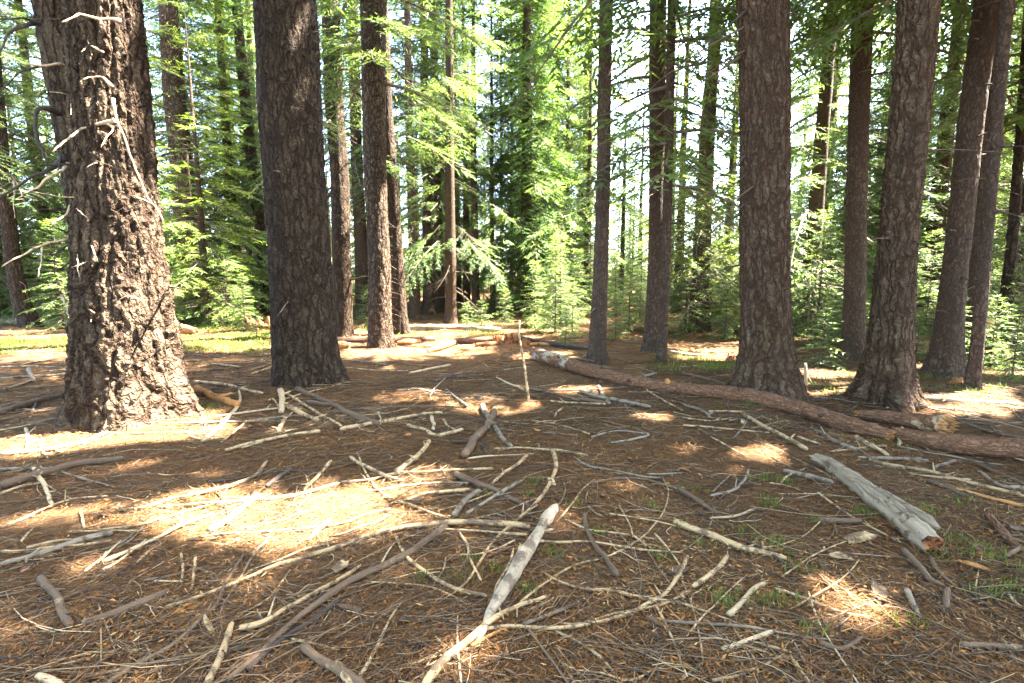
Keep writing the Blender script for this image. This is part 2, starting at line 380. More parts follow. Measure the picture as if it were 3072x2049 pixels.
HB = {h['n']: h for h in HERO}

def hero_axis(h, z):
    """axis x and radius at height z (plane y = const)"""
    zz = np.array([p[1] for p in h['pts']]); xx = np.array([p[0] for p in h['pts']]); rr = np.array([p[2] for p in h['pts']])
    ztop, H = zz[-1], h['H']
    sl = (xx[-1]-xx[-2])/(zz[-1]-zz[-2])
    z = np.asarray(z, float)
    x = np.interp(z, zz, xx); r = np.interp(z, zz, rr)
    e = np.clip(z-ztop, 0, None)
    x = np.where(z > ztop, xx[-1]+sl*8*(1-np.exp(-e/8)), x)
    x = np.where(z < zz[0], xx[0]+(z-zz[0])*(xx[1]-xx[0])/(zz[1]-zz[0]), x)
    r = np.where(z > ztop, rr[-1]*np.clip(1-e/(H-ztop), .05, 1), r)
    return x, r
def plates(s, z, per, cw, ch, seed):
    """elongated bark plates: distance to crack and a value per plate"""
    n = max(4, int(round(per/cw))); cw = per/n
    a = s/cw; b = z/ch; ia, ib = np.floor(a), np.floor(b)
    f1 = np.full(s.shape, 9.0); f2 = np.full(s.shape, 9.0); val = np.zeros(s.shape)
    for i in (-1, 0, 1):
        for j in (-1, 0, 1):
            ca, cb = ia+i, ib+j
            ja = _h(np.mod(ca, n), cb, 0*ca, seed); jb = _h(np.mod(ca, n), cb, 0*ca+1, seed)
            d = np.sqrt((ca+.1+.8*ja-a)**2+(cb+.1+.8*jb-b)**2)
            v = _h(np.mod(ca, n), cb, 0*ca+2, seed)
            near = d < f1
            f2 = np.where(near, f1, np.minimum(f2, d)); val = np.where(near, v, val); f1 = np.where(near, d, f1)
    return f2-f1, val
def hero_trunk(h, idx):
    nt, nz = h['res']; H = h['H']; base = h['base']
    zvis = EYE+h['Y']*.485+.5
    zb = float(ground(base[0], base[1]))
    z = np.concatenate([np.linspace(zb-.25, zvis, nz), np.linspace(zvis, H, 24)[1:]])
    th = np.linspace(0, 2*np.pi, nt, endpoint=False)
    ax, r = hero_axis(h, z)
    Z, TH = np.meshgrid(z, th, indexing='ij')
    R = r[:, None]+0*TH
    cx, sx = np.cos(TH), np.sin(TH); zz = Z-zb
    lob = fbm(cx*1.5, sx*1.5, 0*TH+idx*7.3, 2, 31)
    fl = h['fl']
    R = R+fl*np.exp(-np.clip(zz, -.3, 9)/(.16+fl*.9))*(.75+1.1*lob)*.85 + .35*fl*np.clip(lob, 0, 1)*np.exp(-np.clip(zz, 0, 9)/.9)
    R = R*(1+.035*fbm(cx*1.2, sx*1.2, zz*.9+idx, 3, 11+idx))
    r0 = h['r']; per = 2*np.pi*r0
    wx = .9*h['cw']*fbm(cx*r0*5, sx*r0*5, zz*2.2+idx*3, 3, 5+idx); wz = .6*h['ch']*fbm(cx*r0*6, sx*r0*6, zz*2.5+idx*3+50, 3, 15+idx)
    cw, ch = h['cw'], h['ch']
    ux, uy, uz = cx*r0, sx*r0, zz
    ux = ux+.5*wx; uy = uy+.5*wx
    def furrow(kw, kh, sd, wid):
        n = np.abs(noise3(ux/kw+idx*9, uy/kw, (uz+wz)/kh, sd+idx))
        p = np.clip(n/wid, 0, 1); return p
    f1 = furrow(cw*1.15, ch*2.9, 301, .34); f2 = furrow(cw*.55, ch*.8, 331, .4)
    c2, v2 = plates(TH*r0+wx*.8, zz+wz, per, cw*.5, ch*.34, 200+idx)
    c3, v3 = plates(TH*r0-wx*.6, zz+wz*.8, per, cw*.24, ch*.16, 260+idx)
    p2 = np.clip(c2/.3, 0, 1)
    p1 = f1**.7
    d = h['amp']*.62*(p1*.8+.3*f2**.8*p1+.45*(v2-.4)*p1+.35*(v3-.5)+.15*p2) - .45*h['amp']
    d = d + h['amp']*.30*fbm(cx*r0*26, sx*r0*26, zz*16, 4, 70+idx)
    v1 = v2
    kr = np.random.default_rng(900+idx)
    for _ in range(14):
        t0, z0_ = kr.uniform(0, 6.283), kr.uniform(.6, zvis); wd = kr.uniform(.035, .07)
        dt = np.abs((TH-t0+np.pi) % (2*np.pi)-np.pi)*r0
        e_ = np.sqrt((dt/wd)**2+((zz-z0_)/(wd*.8))**2); d = d+kr.uniform(.012, .03)*np.exp(-e_**2)-.02*np.exp(-(e_/.4)**2)
    fade = np.where(Z > zvis, np.clip(1-(Z-zvis)/3, .1, 1), 1)
    R = np.maximum(R+d*fade, .02)
    bow = .03*noise3(z*.55+idx*3, 0*z, 0*z, 61)*np.clip((z-zb)/1.5, 0, 1)
    X = (ax+bow)[:, None]+R*cx - base[0]; Yv = R*sx
    V = np.stack([X, Yv, Z-zb], -1).reshape(-1, 3)
    tc = np.stack([cx*r0*1.0, sx*r0*1.0, Z], -1).reshape(-1, 3)+idx*5.1
    k = len(z); i = np.arange(k-1)[:, None]; j = np.arange(nt)[None, :]
    Q = np.stack([i*nt+j, i*nt+(j+1) % nt, (i+1)*nt+(j+1) % nt, (i+1)*nt+j], -1).reshape(-1, 4)
    cavv = np.clip(p1*(.45+.55*v1)*(.6+.4*p2), 0, 1).ravel()
    return mesh_np('trunk', V, Q, [M[h['mat']]], None, {'tc': tc, 'cav': cavv}), zb

# ------------------------------------------------------------------ ground sheet
def axis_coords(lo, hi, fine0, fine1, step, n_out):
    mid = np.arange(fine0, fine1, step)
    a = fine0-np.geomspace(step, fine0-lo, n_out)[::-1]; b = fine1+np.geomspace(step, hi-fine1, n_out)
    return np.concatenate([a, mid, b])
gx = axis_coords(-400, 400, -5.5, 5.5, .048, 60); gy = axis_coords(-120, 600, 1.2, 8.5, .042, 65)
GX, GY = np.meshgrid(gx, gy)
dd = np.sqrt(GX**2+GY**2)
GZ = ground(GX, GY)
nearf = np.clip((14-dd)/8, 0, 1)
GZ = GZ+nearf*(.007*fbm(GX*9, GY*9, 0*GX, 3, 40)+.005*fbm(GX*24, GY*24, 0*GX, 2, 44))
i, j = np.meshgrid(np.arange(len(gy)-1), np.arange(len(gx)-1), indexing='ij'); nx = len(gx)
GQ = np.stack([i*nx+j, i*nx+j+1, (i+1)*nx+j+1, (i+1)*nx+j], -1).reshape(-1, 4)
obj('ground', mesh_np('ground', np.stack([GX, GY, GZ], -1).reshape(-1, 3), GQ, [M['ground']]), kind='structure')

# ------------------------------------------------------------------ foliage: sprays of flat needle twigs
class Fol:
    def __init__(s): s.q = []; s.t = []; s.w = []
    def quads(s, P, D, S, ln, wd, tint):
        """diamond twigs: root P, direction D, side S (unit rows), length, half width, tint"""
        P = np.asarray(P); ln = np.asarray(ln)[:, None]; wd = np.asarray(wd)[:, None]
        m = P+D*ln*.12
        s.q.append(np.stack([m+S*wd, P+D*ln, m-S*wd], 1)); s.t.append(np.repeat(np.asarray(tint)[:, None], 3, 1))
    def wood(s, P, R, n=3):
        V, Q, _ = tube(P, R, n, ends=False); s.w.append((V, Q))
    def arrays(s):
        q = np.concatenate(s.q) if s.q else np.zeros((0, 3, 3)); t = np.concatenate(s.t) if s.t else np.zeros((0, 3))
        return q, t, s.w
def norm(v): return v/(np.linalg.norm(v, axis=-1, keepdims=True)+1e-9)
def spray(f, r, axis, L, side, tint, qlen, qw, sp2, sp3, spread, start=.18, wood=True, flat=.35):
    """a bough: side twigs along the axis, flat needle twigs along each"""
    nA = max(3, int(L*(1-start)/sp2)); up = np.array([0, 0, 1.0])
    idx = np.linspace(start, 1, nA)
    Ps, Ds, Ss, Ln, Wd, Tn = [], [], [], [], [], []
    seg = np.linspace(0, 1, len(axis))
    T = norm(np.gradient(axis, axis=0))
    for k, s in enumerate(idx):
        p = np.array([np.interp(s, seg, axis[:, c]) for c in range(3)]); t = np.array([np.interp(s, seg, T[:, c]) for c in range(3)])
        for sg in (-1, 1):
            if r.random() < .08: continue
            l2 = spread*L*(1-s)**.8*r.uniform(.65, 1.2)+qlen*.9
            ang = r.uniform(.75, 1.15)
            d = norm(t*math.cos(ang)+side*sg*math.sin(ang)+np.array([0, 0, r.normal(-.12, flat*.5)]))
            n3 = max(1, int(l2/sp3))
            u = (np.arange(n3)+r.random(n3)*.6)/n3
            pp = p+d*(u*l2)[:, None]+np.array([0, 0, -1.0])*(u*u*l2*.12)[:, None]
            s2 = norm(np.cross(d, up)+r.normal(0, .15, 3))
            for sg3 in (-1, 1):
                a3 = r.uniform(.5, 1.0, n3)[:, None]
                d3 = norm(d*np.cos(a3)+s2*sg3*np.sin(a3)+np.stack([r.normal(0, .12, n3), r.normal(0, .12, n3), r.normal(-.05, flat*.6, n3)], 1))
                Ps.append(pp); Ds.append(d3); Ss.append(norm(np.cross(d3, norm(up+r.normal(0, flat, (n3, 3))))))
                Ln.append(qlen*r.uniform(.6, 1.15, n3)); Wd.append(qw*r.uniform(.7, 1.2, n3)); Tn.append(np.clip(tint+r.normal(0, .09, n3)+.12*(s-.5), .16, 1))
            Ps.append((p+d*l2*.9)[None]); Ds.append(d[None]); Ss.append(s2[None]); Ln.append([qlen*1.1]); Wd.append([qw]); Tn.append([min(1, tint+.08)])
            if wood and l2 > .25: f.wood(np.array([p, p+d*l2+np.array([0, 0, -.1*l2])]), [.005, .002])
    f.quads(np.concatenate(Ps), np.concatenate(Ds), np.concatenate(Ss), np.concatenate(Ln), np.concatenate(Wd), np.concatenate(Tn))
def bough_axis(r, p0, az, L, rise, sag, n=6, wig=.05):
    s = np.linspace(0, 1, n); o = np.array([math.cos(az), math.sin(az), 0]); q = np.array([-o[1], o[0], 0])
    A = p0+o*(L*s)[:, None]+np.array([0, 0, 1])*(L*(rise*s-sag*s*s+.18*sag*s**4))[:, None]+q*(wig*L*np.sin(s*3+r.uniform(0, 6)))[:, None]*s[:, None]
    return A, q
def make_crown(seed, H, z0, Lmax, nb, qlen=.11, qw=.022, sp2=.16, sp3=.07, spread=.42, dead=0, dead_z=.6, top=1.0, droop=0.0, axis_fn=None, wood=True, prof=None, keep=None, zfine=99):
    r = np.random.default_rng(seed); f = Fol()
    for b in range(nb):
        u = (b+r.random())/nb; z = z0+(H-z0)*u**1.05
        k = (z-z0)/(H-z0)
        L = Lmax*((1-k)**.75*top+.06)*r.uniform(.6, 1.12)
        if prof: L *= prof(k)
        az = b*2.39996+r.normal(0, .4)
        x0, rad = (0.0, .1*(1-k)) if axis_fn is None else axis_fn(z)
        rise = -.12-droop+.75*k+r.normal(0, .12); sag = .38*(1-k)+.1
        A, q = bough_axis(r, np.array([x0, 0, z]), az, L, rise, sag)
        if keep is not None and not keep(A): continue
        f.wood(A, np.linspace(.008+.010*L, .004, len(A)), 4)
        c = 2.2 if z > zfine else 1.0
        spray(f, r, A, L, q, r.uniform(.22, .8), qlen*c, qw*c*1.1, sp2*c, sp3*c, spread, wood=wood and c == 1)
    dw = Fol()
    for b in range(dead):
        z = dead_z+(z0+1.5-dead_z)*r.random()**.8
        L = r.uniform(.25, 1.0)*Lmax*.6; az = r.uniform(0, 6.28)
        x0, rad = (0.0, .1) if axis_fn is None else axis_fn(z)
        A, q = bough_axis(r, np.array([x0, 0, z]), az, L, r.normal(-.05, .2), r.uniform(.1, .5), 6, .09)
        f.wood(A, np.linspace(.010, .003, len(A)), 3)
        for _ in range(r.integers(2, 6)):
            s = r.integers(2, 5); d = norm(A[s]-A[s-1]+q*r.choice([-1, 1])*L*.25*r.uniform(.5, 1)+np.array([0, 0, r.normal(-.05, .06)]))
            l = L*r.uniform(.15, .4); f.wood(np.array([A[s], A[s]+d*l*.5, A[s]+d*l+np.array([0, 0, -.15*l])]), [.006, .004, .002])
    return f.arrays()
def crown_mesh(q, t, w, leaf, mask=None, twig='twig'):
    if mask is not None:
        mq, mw = mask; q, t = q[mq], t[mq]; w = [(v, f[k]) for (v, f), k in zip(w, mw) if k.any()]
    nq = len(q); V = [q.reshape(-1, 3)]; Q = [np.zeros((0, 4), int)]; T = [t.reshape(-1)]; off = nq*3; mi = [np.zeros(nq, int)]
    for v, f in w:
        V.append(v); Q.append(f+off); T.append(np.zeros(len(v))); off += len(v); mi.append(np.ones(len(f), int))
    return mesh_np('crown', np.concatenate(V), (np.arange(nq*3).reshape(-1, 3), np.concatenate(Q)), [M[leaf], M[twig]], np.concatenate(mi), {'tint': np.concatenate(T)}, smooth=False)

def cut_sun_gaps(q, w, xf):
    """gaps cut in one crown to place the sun flecks: masks of the needle twigs and of the wood faces that stay"""
    mq = sun_mask(xf(q.mean(1))); c = [v[f].mean(1) for v, f in w]
    n = [len(x) for x in c]; mw = sun_mask(xf(np.concatenate(c))) if n else np.zeros(0, bool)
    return mq, np.split(mw, np.cumsum(n)[:-1]) if n else []
# sun flecks: crowns are cut away up-sun so light lands here (ellipses on the sheet, on the ground; spheres in the air)
FLECK = [(690, 1172, 290, 72), (880, 1120, 140, 40), (260, 1005, 330, 58), (60, 1010, 130, 50), (480, 1090, 60, 14), (640, 1010, 50, 12), (820, 1010, 70, 12), (1500, 960, 60, 10), (560, 1330, 40, 16), (1420, 1130, 50, 14), (200, 1290, 60, 18), (1330, 1480, 40, 18), (1750, 1040, 60, 12), (1560, 1030, 40, 9), (1050, 1480, 60, 26), (1120, 1525, 90, 40), (960, 1548, 80, 24), (1185, 1440, 34, 16), (1890, 1356, 56, 28), (1955, 1405, 105, 40), (1845, 1440, 60, 24), (2010, 1452, 60, 20), (1780, 1395, 36, 10), (1640, 1470, 70, 26), (930, 808, 170, 20),
         (2230, 935, 150, 28), (1900, 893, 90, 16), (70, 800, 130, 22), (500, 775, 110, 26), (1120, 925, 130, 14), (960, 915, 80, 14), (1255, 818, 60, 14), (1262, 1215, 34, 28), (1160, 1280, 50, 20),
         (2310, 1500, 60, 40), (60, 1170, 90, 24), (950, 756, 190, 13), (1350, 895, 90, 8), (1010, 975, 50, 12), (330, 1180, 150, 24), (2240, 905, 90, 20), (1060, 790, 100, 14)]
_r = np.random.default_rng(321)
for _ in range(70):
    y_ = 780+740*_r.random()**1.3; k_ = (y_-640)/500
    FLECK.append((_r.uniform(-50, 2400), y_, _r.uniform(10, 42)*k_+4, _r.uniform(3, 13)*k_+1.5))
SHAFT = []
b1 = HB['T1']['base']
for z, rr_, ox in ((.15, .48, .10), (.5, .44, .12), (.9, .40, .14), (1.35, .36, .12), (1.9, .3, .12), (2.5, .28, .1), (3.2, .3, .08), (3.9, .3, .06), (4.6, .3, .02)):
    x, r = hero_axis(HB['T1'], z); SHAFT.append((np.array([x+ox+.30, b1[1]-.27, z]), rr_*.95))
for n, zs in (('T4', (.3, .8, 1.2, 1.7, 2.3, 3.0)),):
    for z in zs:
        x, r = hero_axis(HB[n], z); SHAFT.append((np.array([x+.15, HB[n]['base'][1]-.1, z]), .22 if n == 'T4' else .55))
def air(xs, Y, zs, r):
    for z in zs: SHAFT.append((np.array([(xs/K-512)/F*Y, Y-.3, z]), r))
for xs, Y, zs, r_ in ((1850, 12.3, (1.2, 2.4, 3.6, 5.2), .75), (1905, 8.4, (.5,), .55), (1900, 11.0, (5.0, 3.4), .6), (2190, 9.0, (.6,), .5), (2330, 8.0, (.6,), .6), (480, 14.3, (1.2, 2.4, 3.8, 5.4), 1.0), (440, 16.8, (2.5, 4.5), .9), (110, 14.5, (1.0, 3.0), .9), (1290, 13.0, (.8, 1.8), .7), (1330, 18.0, (3.0, 5.0, 7.0, 9.0), 1.0), (1640, 13.6, (.9, 2.2, 3.6), .7), (2130, 12.8, (1.6, 3.2), .7), (1030, 16, (2.5, 4.0), .7)): air(xs, Y, zs, r_)
def to_px(P):
    y = P[:, 1]*CP-(P[:, 2]-EYE)*SP; y = np.where(y < .2, .2, y)
    v = P[:, 1]*SP+(P[:, 2]-EYE)*CP
    return 512+F*P[:, 0]/y, 341.5-F*v/y
def sun_mask(W):
    """which foliage stays: everything except what is cut away to let sun onto a fleck"""
    t = W[:, 2]/SUN[2]; G = W-SUN*t[:, None]
    ok = np.ones(len(W), bool); vis = (G[:, 1] > 1.0) & (W[:, 2] > 2.5)
    x, y = to_px(np.stack([G[:, 0], G[:, 1], 0*t], 1)); x = x*K; y = y*K
    wob = .22*noise3(G[:, 0]*2.3, G[:, 1]*2.3, 0*t, 77)+.25*noise3(G[:, 0]*7, G[:, 1]*7, 0*t, 78)
    vis &= noise3(W[:, 0]*1.7, W[:, 1]*1.7, W[:, 2]*1.7, 79) < .66
    for cx, cy_, rx, ry in FLECK:
        ok &= ~(vis & (((x-cx)/rx)**2+((y-cy_)/ry)**2 < 1.35+wob*3.0))
    for c, r in SHAFT:
        d = W-c; s = d@SUN; perp = np.linalg.norm(d-s[:, None]*SUN, axis=1)
        ok &= ~((perp < r*(1+wob)) & (s > .3) & (W[:, 2] > 2.0))
    return ok

# prototypes ---------------------------------------------------------------------------
PROTO = {}
def proto(name, seed, H, r, leaf='fir', sides=14, bark='bark_smooth', **kw):
    q, t, w = make_crown(seed, H, **kw)
    me = crown_mesh(q, t, w, leaf)
    rg = np.random.default_rng(seed+5)
    z = np.concatenate([[-.3, 0, .12, .35], np.linspace(.8, H*.99, 34)]); wob = np.cumsum(rg.normal(0, .010, (len(z), 2)), axis=0)*H/20
    ax = np.column_stack([wob[:, 0], wob[:, 1], z]); rad = r*np.clip(1-z/H, .03, 1)*(1+.55*np.exp(-np.clip(z, 0, 99)/.2))
    V, Q, tc = tube(ax, rad, sides, seed, .06, ends=False)
    tr = mesh_np('trunk', V, Q, [M[bark]], None, {'tc': tc, 'cav': np.full(len(V), .7)})
    PROTO[name] = (q, t, w, leaf, me, tr, H)
MID = dict(qlen=.17, qw=.0135, sp2=.125, sp3=.052, spread=.46)
FAR = dict(qlen=.32, qw=.032, sp2=.24, sp3=.11, spread=.46, wood=False)
proto('tallA', 11, 22, .24, z0=2.6, Lmax=3.0, nb=120, dead=46, zfine=11, **MID)
proto('tallB', 12, 24, .26, z0=4.6, Lmax=3.0, nb=105, dead=60, droop=.12, zfine=12, **MID)
proto('tallC', 13, 19, .20, z0=.9, Lmax=2.7, nb=130, dead=26, droop=.2, zfine=10, **MID)
proto('fullI', 27, 23, .26, z0=1.1, Lmax=2.1, nb=200, dead=50, droop=.25, zfine=14, **MID)
proto('poleJ', 28, 19, .17, z0=5.2, Lmax=1.7, nb=95, dead=75, dead_z=.9, zfine=11, **MID)
proto('denseK', 29, 24, .26, z0=1.3, Lmax=2.3, nb=330, dead=60, droop=.22, zfine=13, qlen=.19, qw=.018, sp2=.125, sp3=.055, spread=.46)
proto('slimD', 14, 16, .15, z0=2.0, Lmax=1.8, nb=100, dead=40, **MID)
proto('bushE', 15, 11, .13, z0=.4, Lmax=2.2, nb=105, dead=16, **MID)
proto('farF', 16, 24, .26, z0=2.0, Lmax=3.2, nb=90, dead=10, **FAR)
proto('farG', 17, 20, .22, z0=.4, Lmax=3.0, nb=95, dead=10, **FAR)
proto('farH', 18, 26, .28, z0=5.0, Lmax=3.0, nb=80, dead=30, **FAR)
proto('shade', 19, 27, .3, z0=6.2, Lmax=4.0, nb=95, qlen=.38, qw=.10, sp2=.34, sp3=.17, spread=.5, dead=0, wood=False)
proto('sapA', 21, 2.0, .022, leaf='sap', sides=8, z0=.10, Lmax=.72, nb=52, qlen=.07, qw=.0095, sp2=.075, sp3=.026, spread=.36)
proto('sapB', 22, 1.5, .018, leaf='sap', sides=8, z0=.08, Lmax=.62, nb=44, qlen=.07, qw=.0095, sp2=.075, sp3=.026, spread=.36)
proto('sapC', 23, 3.2, .03, leaf='sap', sides=8, z0=.15, Lmax=1.0, nb=66, qlen=.09, qw=.0115, sp2=.10, sp3=.036, spread=.36)
proto('sapD', 24, 1.0, .012, leaf='sap', sides=8, z0=.05, Lmax=.5, nb=34, qlen=.065, qw=.0095, sp2=.075, sp3=.028, spread=.36)

def place(pn, name, x, y, s=1.0, rz=None, label=None, cat='tree', group=None, color=(1, 1, 1), sxy=None, lean=0.0, leandir=0.0):
    q, t, w, leaf, me, tr, H = PROTO[pn]
    rz = rng.uniform(0, 6.28) if rz is None else rz
    zb = float(ground(x, y))
    e = obj(name, None, loc=(x, y, zb-.02), label=label, cat=cat, group=group)
    sxy = s if sxy is None else sxy
    e.rotation_euler = (lean*math.cos(leandir), lean*math.sin(leandir), rz); e.scale = (sxy, sxy, s)
    use = me
    if y < 26 and s*H > 3:
        mat = np.array(e.matrix_basis)
        ok = cut_sun_gaps(q, w, lambda c: c@mat[:3, :3].T+mat[:3, 3])
        if (~ok[0]).mean() > .004: use = crown_mesh(q, t, w, leaf, ok)
    o1 = obj('trunk', tr, e); o2 = obj('crown', use, e); o2.color = (*color, 1)
    return e

# hero trees: trunk, crown and dead branches ---------------------------------------------------------------------------
HE = {}
for k, h in enumerate(HERO):
    tm, zb = hero_trunk(h, k+1)
    e = obj('fir_tree', None, loc=(h['base'][0], h['base'][1], zb), label=h['label'], cat='tree', group='large trunks of the grove')
    HE[h['n']] = e; obj('trunk', tm, e)
    big = h['Y'] < 9.5
    kw = dict(qlen=.25, qw=.028, sp2=.23, sp3=.10, spread=.5, wood=False) if big else dict(qlen=.16, qw=.0125, sp2=.13, sp3=.052, zfine=EYE+h['Y']*.485+1.2)
    def af(z, h=h, zb=zb):
        x, r = hero_axis(h, z+zb); return float(x-h['base'][0]), float(r)
    q, t, w = make_crown(300+k, h['H']*.8, h['z0'], h['L'], 85 if big else 75, axis_fn=af, **kw)
    ok = cut_sun_gaps(q, w, lambda c: c+np.array([h['base'][0], h['base'][1], zb]))
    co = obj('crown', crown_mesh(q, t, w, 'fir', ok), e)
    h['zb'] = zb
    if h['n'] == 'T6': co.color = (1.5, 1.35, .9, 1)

def kinked(P, W, step, seed):
    """straight runs between slightly jogged joints, as brittle dead wood breaks"""
    P = np.asarray(P, float); L = np.concatenate([[0], np.cumsum(np.linalg.norm(np.diff(P, axis=0), axis=1))])
    n = max(4, int(L[-1]/step)); t = np.linspace(0, L[-1], n)
    Q = np.stack([np.interp(t, L, P[:, c]) for c in range(3)], 1); r = np.random.default_rng(seed)
    Q[1:-1] += r.normal(0, W[-1]*.8, (n-2, 3)); Q[1:-1] = .5*Q[1:-1]+.25*(Q[:-2]+Q[2:])
    return Q, np.interp(t, L, W)*r.uniform(.9, 1.1, n)
def surf(h, z, az):
    x, r = hero_axis(h, z+h['zb']); return np.array([float(x)-h['base'][0]+.93*float(r)*math.cos(az), .93*float(r)*math.sin(az), z])
def dead_branch(parent, P, r0, r1, mat, seed, side=True, step=.04, n=6):
    rr_ = np.linspace(r0, r1, len(P)); rr_[0] *= 1.7
    P2, R2 = kinked(P, rr_, step, seed)
    P2 = P2+np.stack([noise3(P2[:, 0]*9, P2[:, 1]*9, P2[:, 2]*9, seed+i) for i in range(3)], 1)*min(.012, r0*1.2)*np.linspace(0, 1, len(P2))[:, None]
    V, Q, tc = tube(P2, R2, n, seed, .12)
    return obj('dead_branch', mesh_np('dead_branch', V, Q, [M[mat]], None, {'tc': tc}), parent)
for h in HERO:
    r = np.random.default_rng(hash(h['n']) % 1000 if False else sum(map(ord, h['n']))*7)
    cnt = {'T1': 4, 'T1b': 3, 'T2': 7, 'T4': 20, 'T9': 5, 'T11': 14, 'T13': 9, 'T14': 15, 'T15': 10, 'T16': 8, 'T17': 16, 'T10': 9, 'T12': 8}.get(h['n'], 9)
    zv = EYE+h['Y']*.485
    for i in range(cnt):
        z = r.uniform(.9, zv+.3); az = r.uniform(math.pi*.95, math.pi*2.05) if r.random() < .75 else r.uniform(0, 6.28)
        if h['n'] == 'T4': z = .5+i*.11+r.uniform(-.02, .02); az = r.normal(-.2, .2)
        L = r.uniform(.12, .5) if r.random() < .55 else r.uniform(.5, 1.4)
        if h['n'] == 'T4': L = r.uniform(.1, .26)
        if h['n'] in ('T1', 'T2', 'T13'): L *= .55
        if h['n'] == 'T11': az = r.normal(math.pi*1.02, .25); L = r.uniform(.4, 1.5); z = r.uniform(1.1, zv+.8)
        if h['n'] in ('T9', 'T10', 'T10b', 'T14', 'T15', 'T16'): L = min(L, .55)
        p0 = surf(h, z, az); A, q = bough_axis(r, p0, az, L, r.normal(0, .2) - (.35 if h['n'] == 'T11' else 0), r.uniform(.1, .5), 5, .12)
        dead_branch(HE[h['n']], A, (.006+.011*L*r.uniform(.6, 1.3))*(.55 if h['n'] == 'T11' else .8), .002, r.choice(['d', 'd', 'b'] if L > .4 else ['d', 'g', 'b']), i, step=.08, n=5)

# dead twigs of the thickest trunk, sunlit white put into 'p', traced one by one: (sheet, width, points, toward camera, colour)
TW = [('H', 30, [(830, 150), (780, 125), (700, 135), (600, 110), (540, 90), (500, 110), (430, 150)], .35, 'p'), ('H', 14, [(600, 110), (680, 120), (720, 180)], .3, 'p'),
 ('H', 14, [(710, 360), (640, 320), (600, 310), (590, 340), (560, 360)], .2, 'p'), ('H', 24, [(770, 600), (720, 540), (680, 530), (620, 530), (575, 560)], .25, 'p'),
 ('H', 32, [(470, 470), (400, 440), (280, 445), (170, 445)], .25, 'p'), ('H', 18, [(290, 455), (150, 490), (60, 560), (0, 630)], .1, 'd'),
 ('H', 12, [(500, 670), (440, 645), (340, 632)], .2, 'p'), ('H', 10, [(480, 660), (490, 720), (490, 790)], .3, 'p'),
 ('H', 28, [(790, 830), (660, 860), (560, 880), (480, 950), (400, 1020), (360, 1050)], .45, 'p'), ('H', 18, [(740, 850), (790, 890), (730, 940), (700, 1020)], .4, 'p'),
 ('H', 22, [(780, 680), (790, 790), (860, 960), (920, 1140), (1000, 1330), (1130, 1520)], .15, 'p'), ('H', 24, [(270, 165), (150, 120), (0, 135)], .1, 'd'),
 ('H', 30, [(260, 150), (60, 220), (30, 270), (0, 380)], .2, 'd'), ('H', 45, [(400, 775), (280, 740), (235, 790), (250, 960), (330, 1120)], .1, 'd'),
 ('H', 28, [(470, 1130), (420, 1180), (320, 1230), (220, 1310), (150, 1320)], .4, 'p'), ('H', 40, [(450, 1095), (300, 1190), (200, 1220), (100, 1300), (0, 1370)], .2, 'd'),
 ('H', 18, [(560, 1130), (300, 1135), (130, 1155)], .15, 'd'), ('H', 14, [(620, 1360), (520, 1360), (400, 1355), (230, 1320)], .35, 'p'),
 ('H', 26, [(500, 1360), (480, 1440), (440, 1500), (360, 1550)], .4, 'p'), ('H', 12, [(490, 1410), (540, 1450), (600, 1500)], .45, 'p'),
 ('H', 14, [(480, 1440), (350, 1438), (190, 1440)], .1, 'd'), ('H', 14, [(910, 1190), (800, 1160), (660, 1100)], .2, 'b'), ('H', 14, [(420, 1050), (400, 1200), (430, 1330)], .15, 'd'),
 ('A', 26, [(550, 70), (440, 85), (300, 110), (150, 190), (0, 270)], .5, 'p'), ('A', 20, [(540, 75), (610, 100), (650, 180), (675, 230)], .5, 'p'), ('A', 14, [(655, 205), (580, 245), (490, 275)], .5, 'p'),
 ('A', 13, [(525, 90), (530, 200), (545, 340)], .5, 'p'), ('A', 13, [(290, 140), (285, 220), (260, 340)], .5, 'p'), ('A', 18, [(560, 425), (480, 440), (395, 485)], .3, 'p'),
 ('A', 16, [(485, 450), (530, 520), (650, 590)], .35, 'p'), ('A', 10, [(610, 570), (625, 610), (630, 650)], .38, 'p'), ('A', 14, [(430, 480), (465, 560), (470, 620)], .35, 'p'),
 ('A', 13, [(710, 745), (650, 820), (600, 890), (585, 950)], .25, 'p'), ('A', 9, [(620, 860), (617, 900), (615, 930)], .3, 'p'), ('A', 18, [(1170, 408), (1230, 412), (1300, 420)], .1, 'b'),
 ('A', 14, [(970, 500), (880, 460), (820, 500)], .25, 'p'), ('A', 14, [(470, 120), (380, 170), (370, 300), (400, 390)], .1, 'd'), ('A', 16, [(500, 230), (440, 260), (400, 290)], .1, 'd'),
 ('H', 12, [(920, 1350), (1000, 1380), (1080, 1420)], .15, 'p'), ('H', 12, [(95, 1250), (100, 1330), (90, 1420), (110, 1500)], .4, 'p')]
h1 = HB['T1']
for i, (rg, w, pts, out, mt) in enumerate(TW):
    n = len(pts); P = []
    for k, (x, y) in enumerate(pts):
        px, py = reg(rg, x, y)
        q = at_depth(px, py, h1['Y'])
        ax, rr = hero_axis(h1, q[2]); off = (q[0]-float(ax))
        inside = max(0.0, 1-(off/max(.05, float(rr)))**2)**.5*float(rr)
        ys = h1['Y']-inside*.97-.02 if k == 0 else h1['Y']-max(inside+.03, out*(k/(n-1))+.18)
        P.append(at_depth(px, py, ys)-np.array([h1['base'][0], h1['base'][1], h1['zb']]))
    wr = w/6.888/2*h1['Y']/F*.66
    dead_branch(HE['T1'], np.array(P), wr, wr*.45, mt, i+50, step=.03)

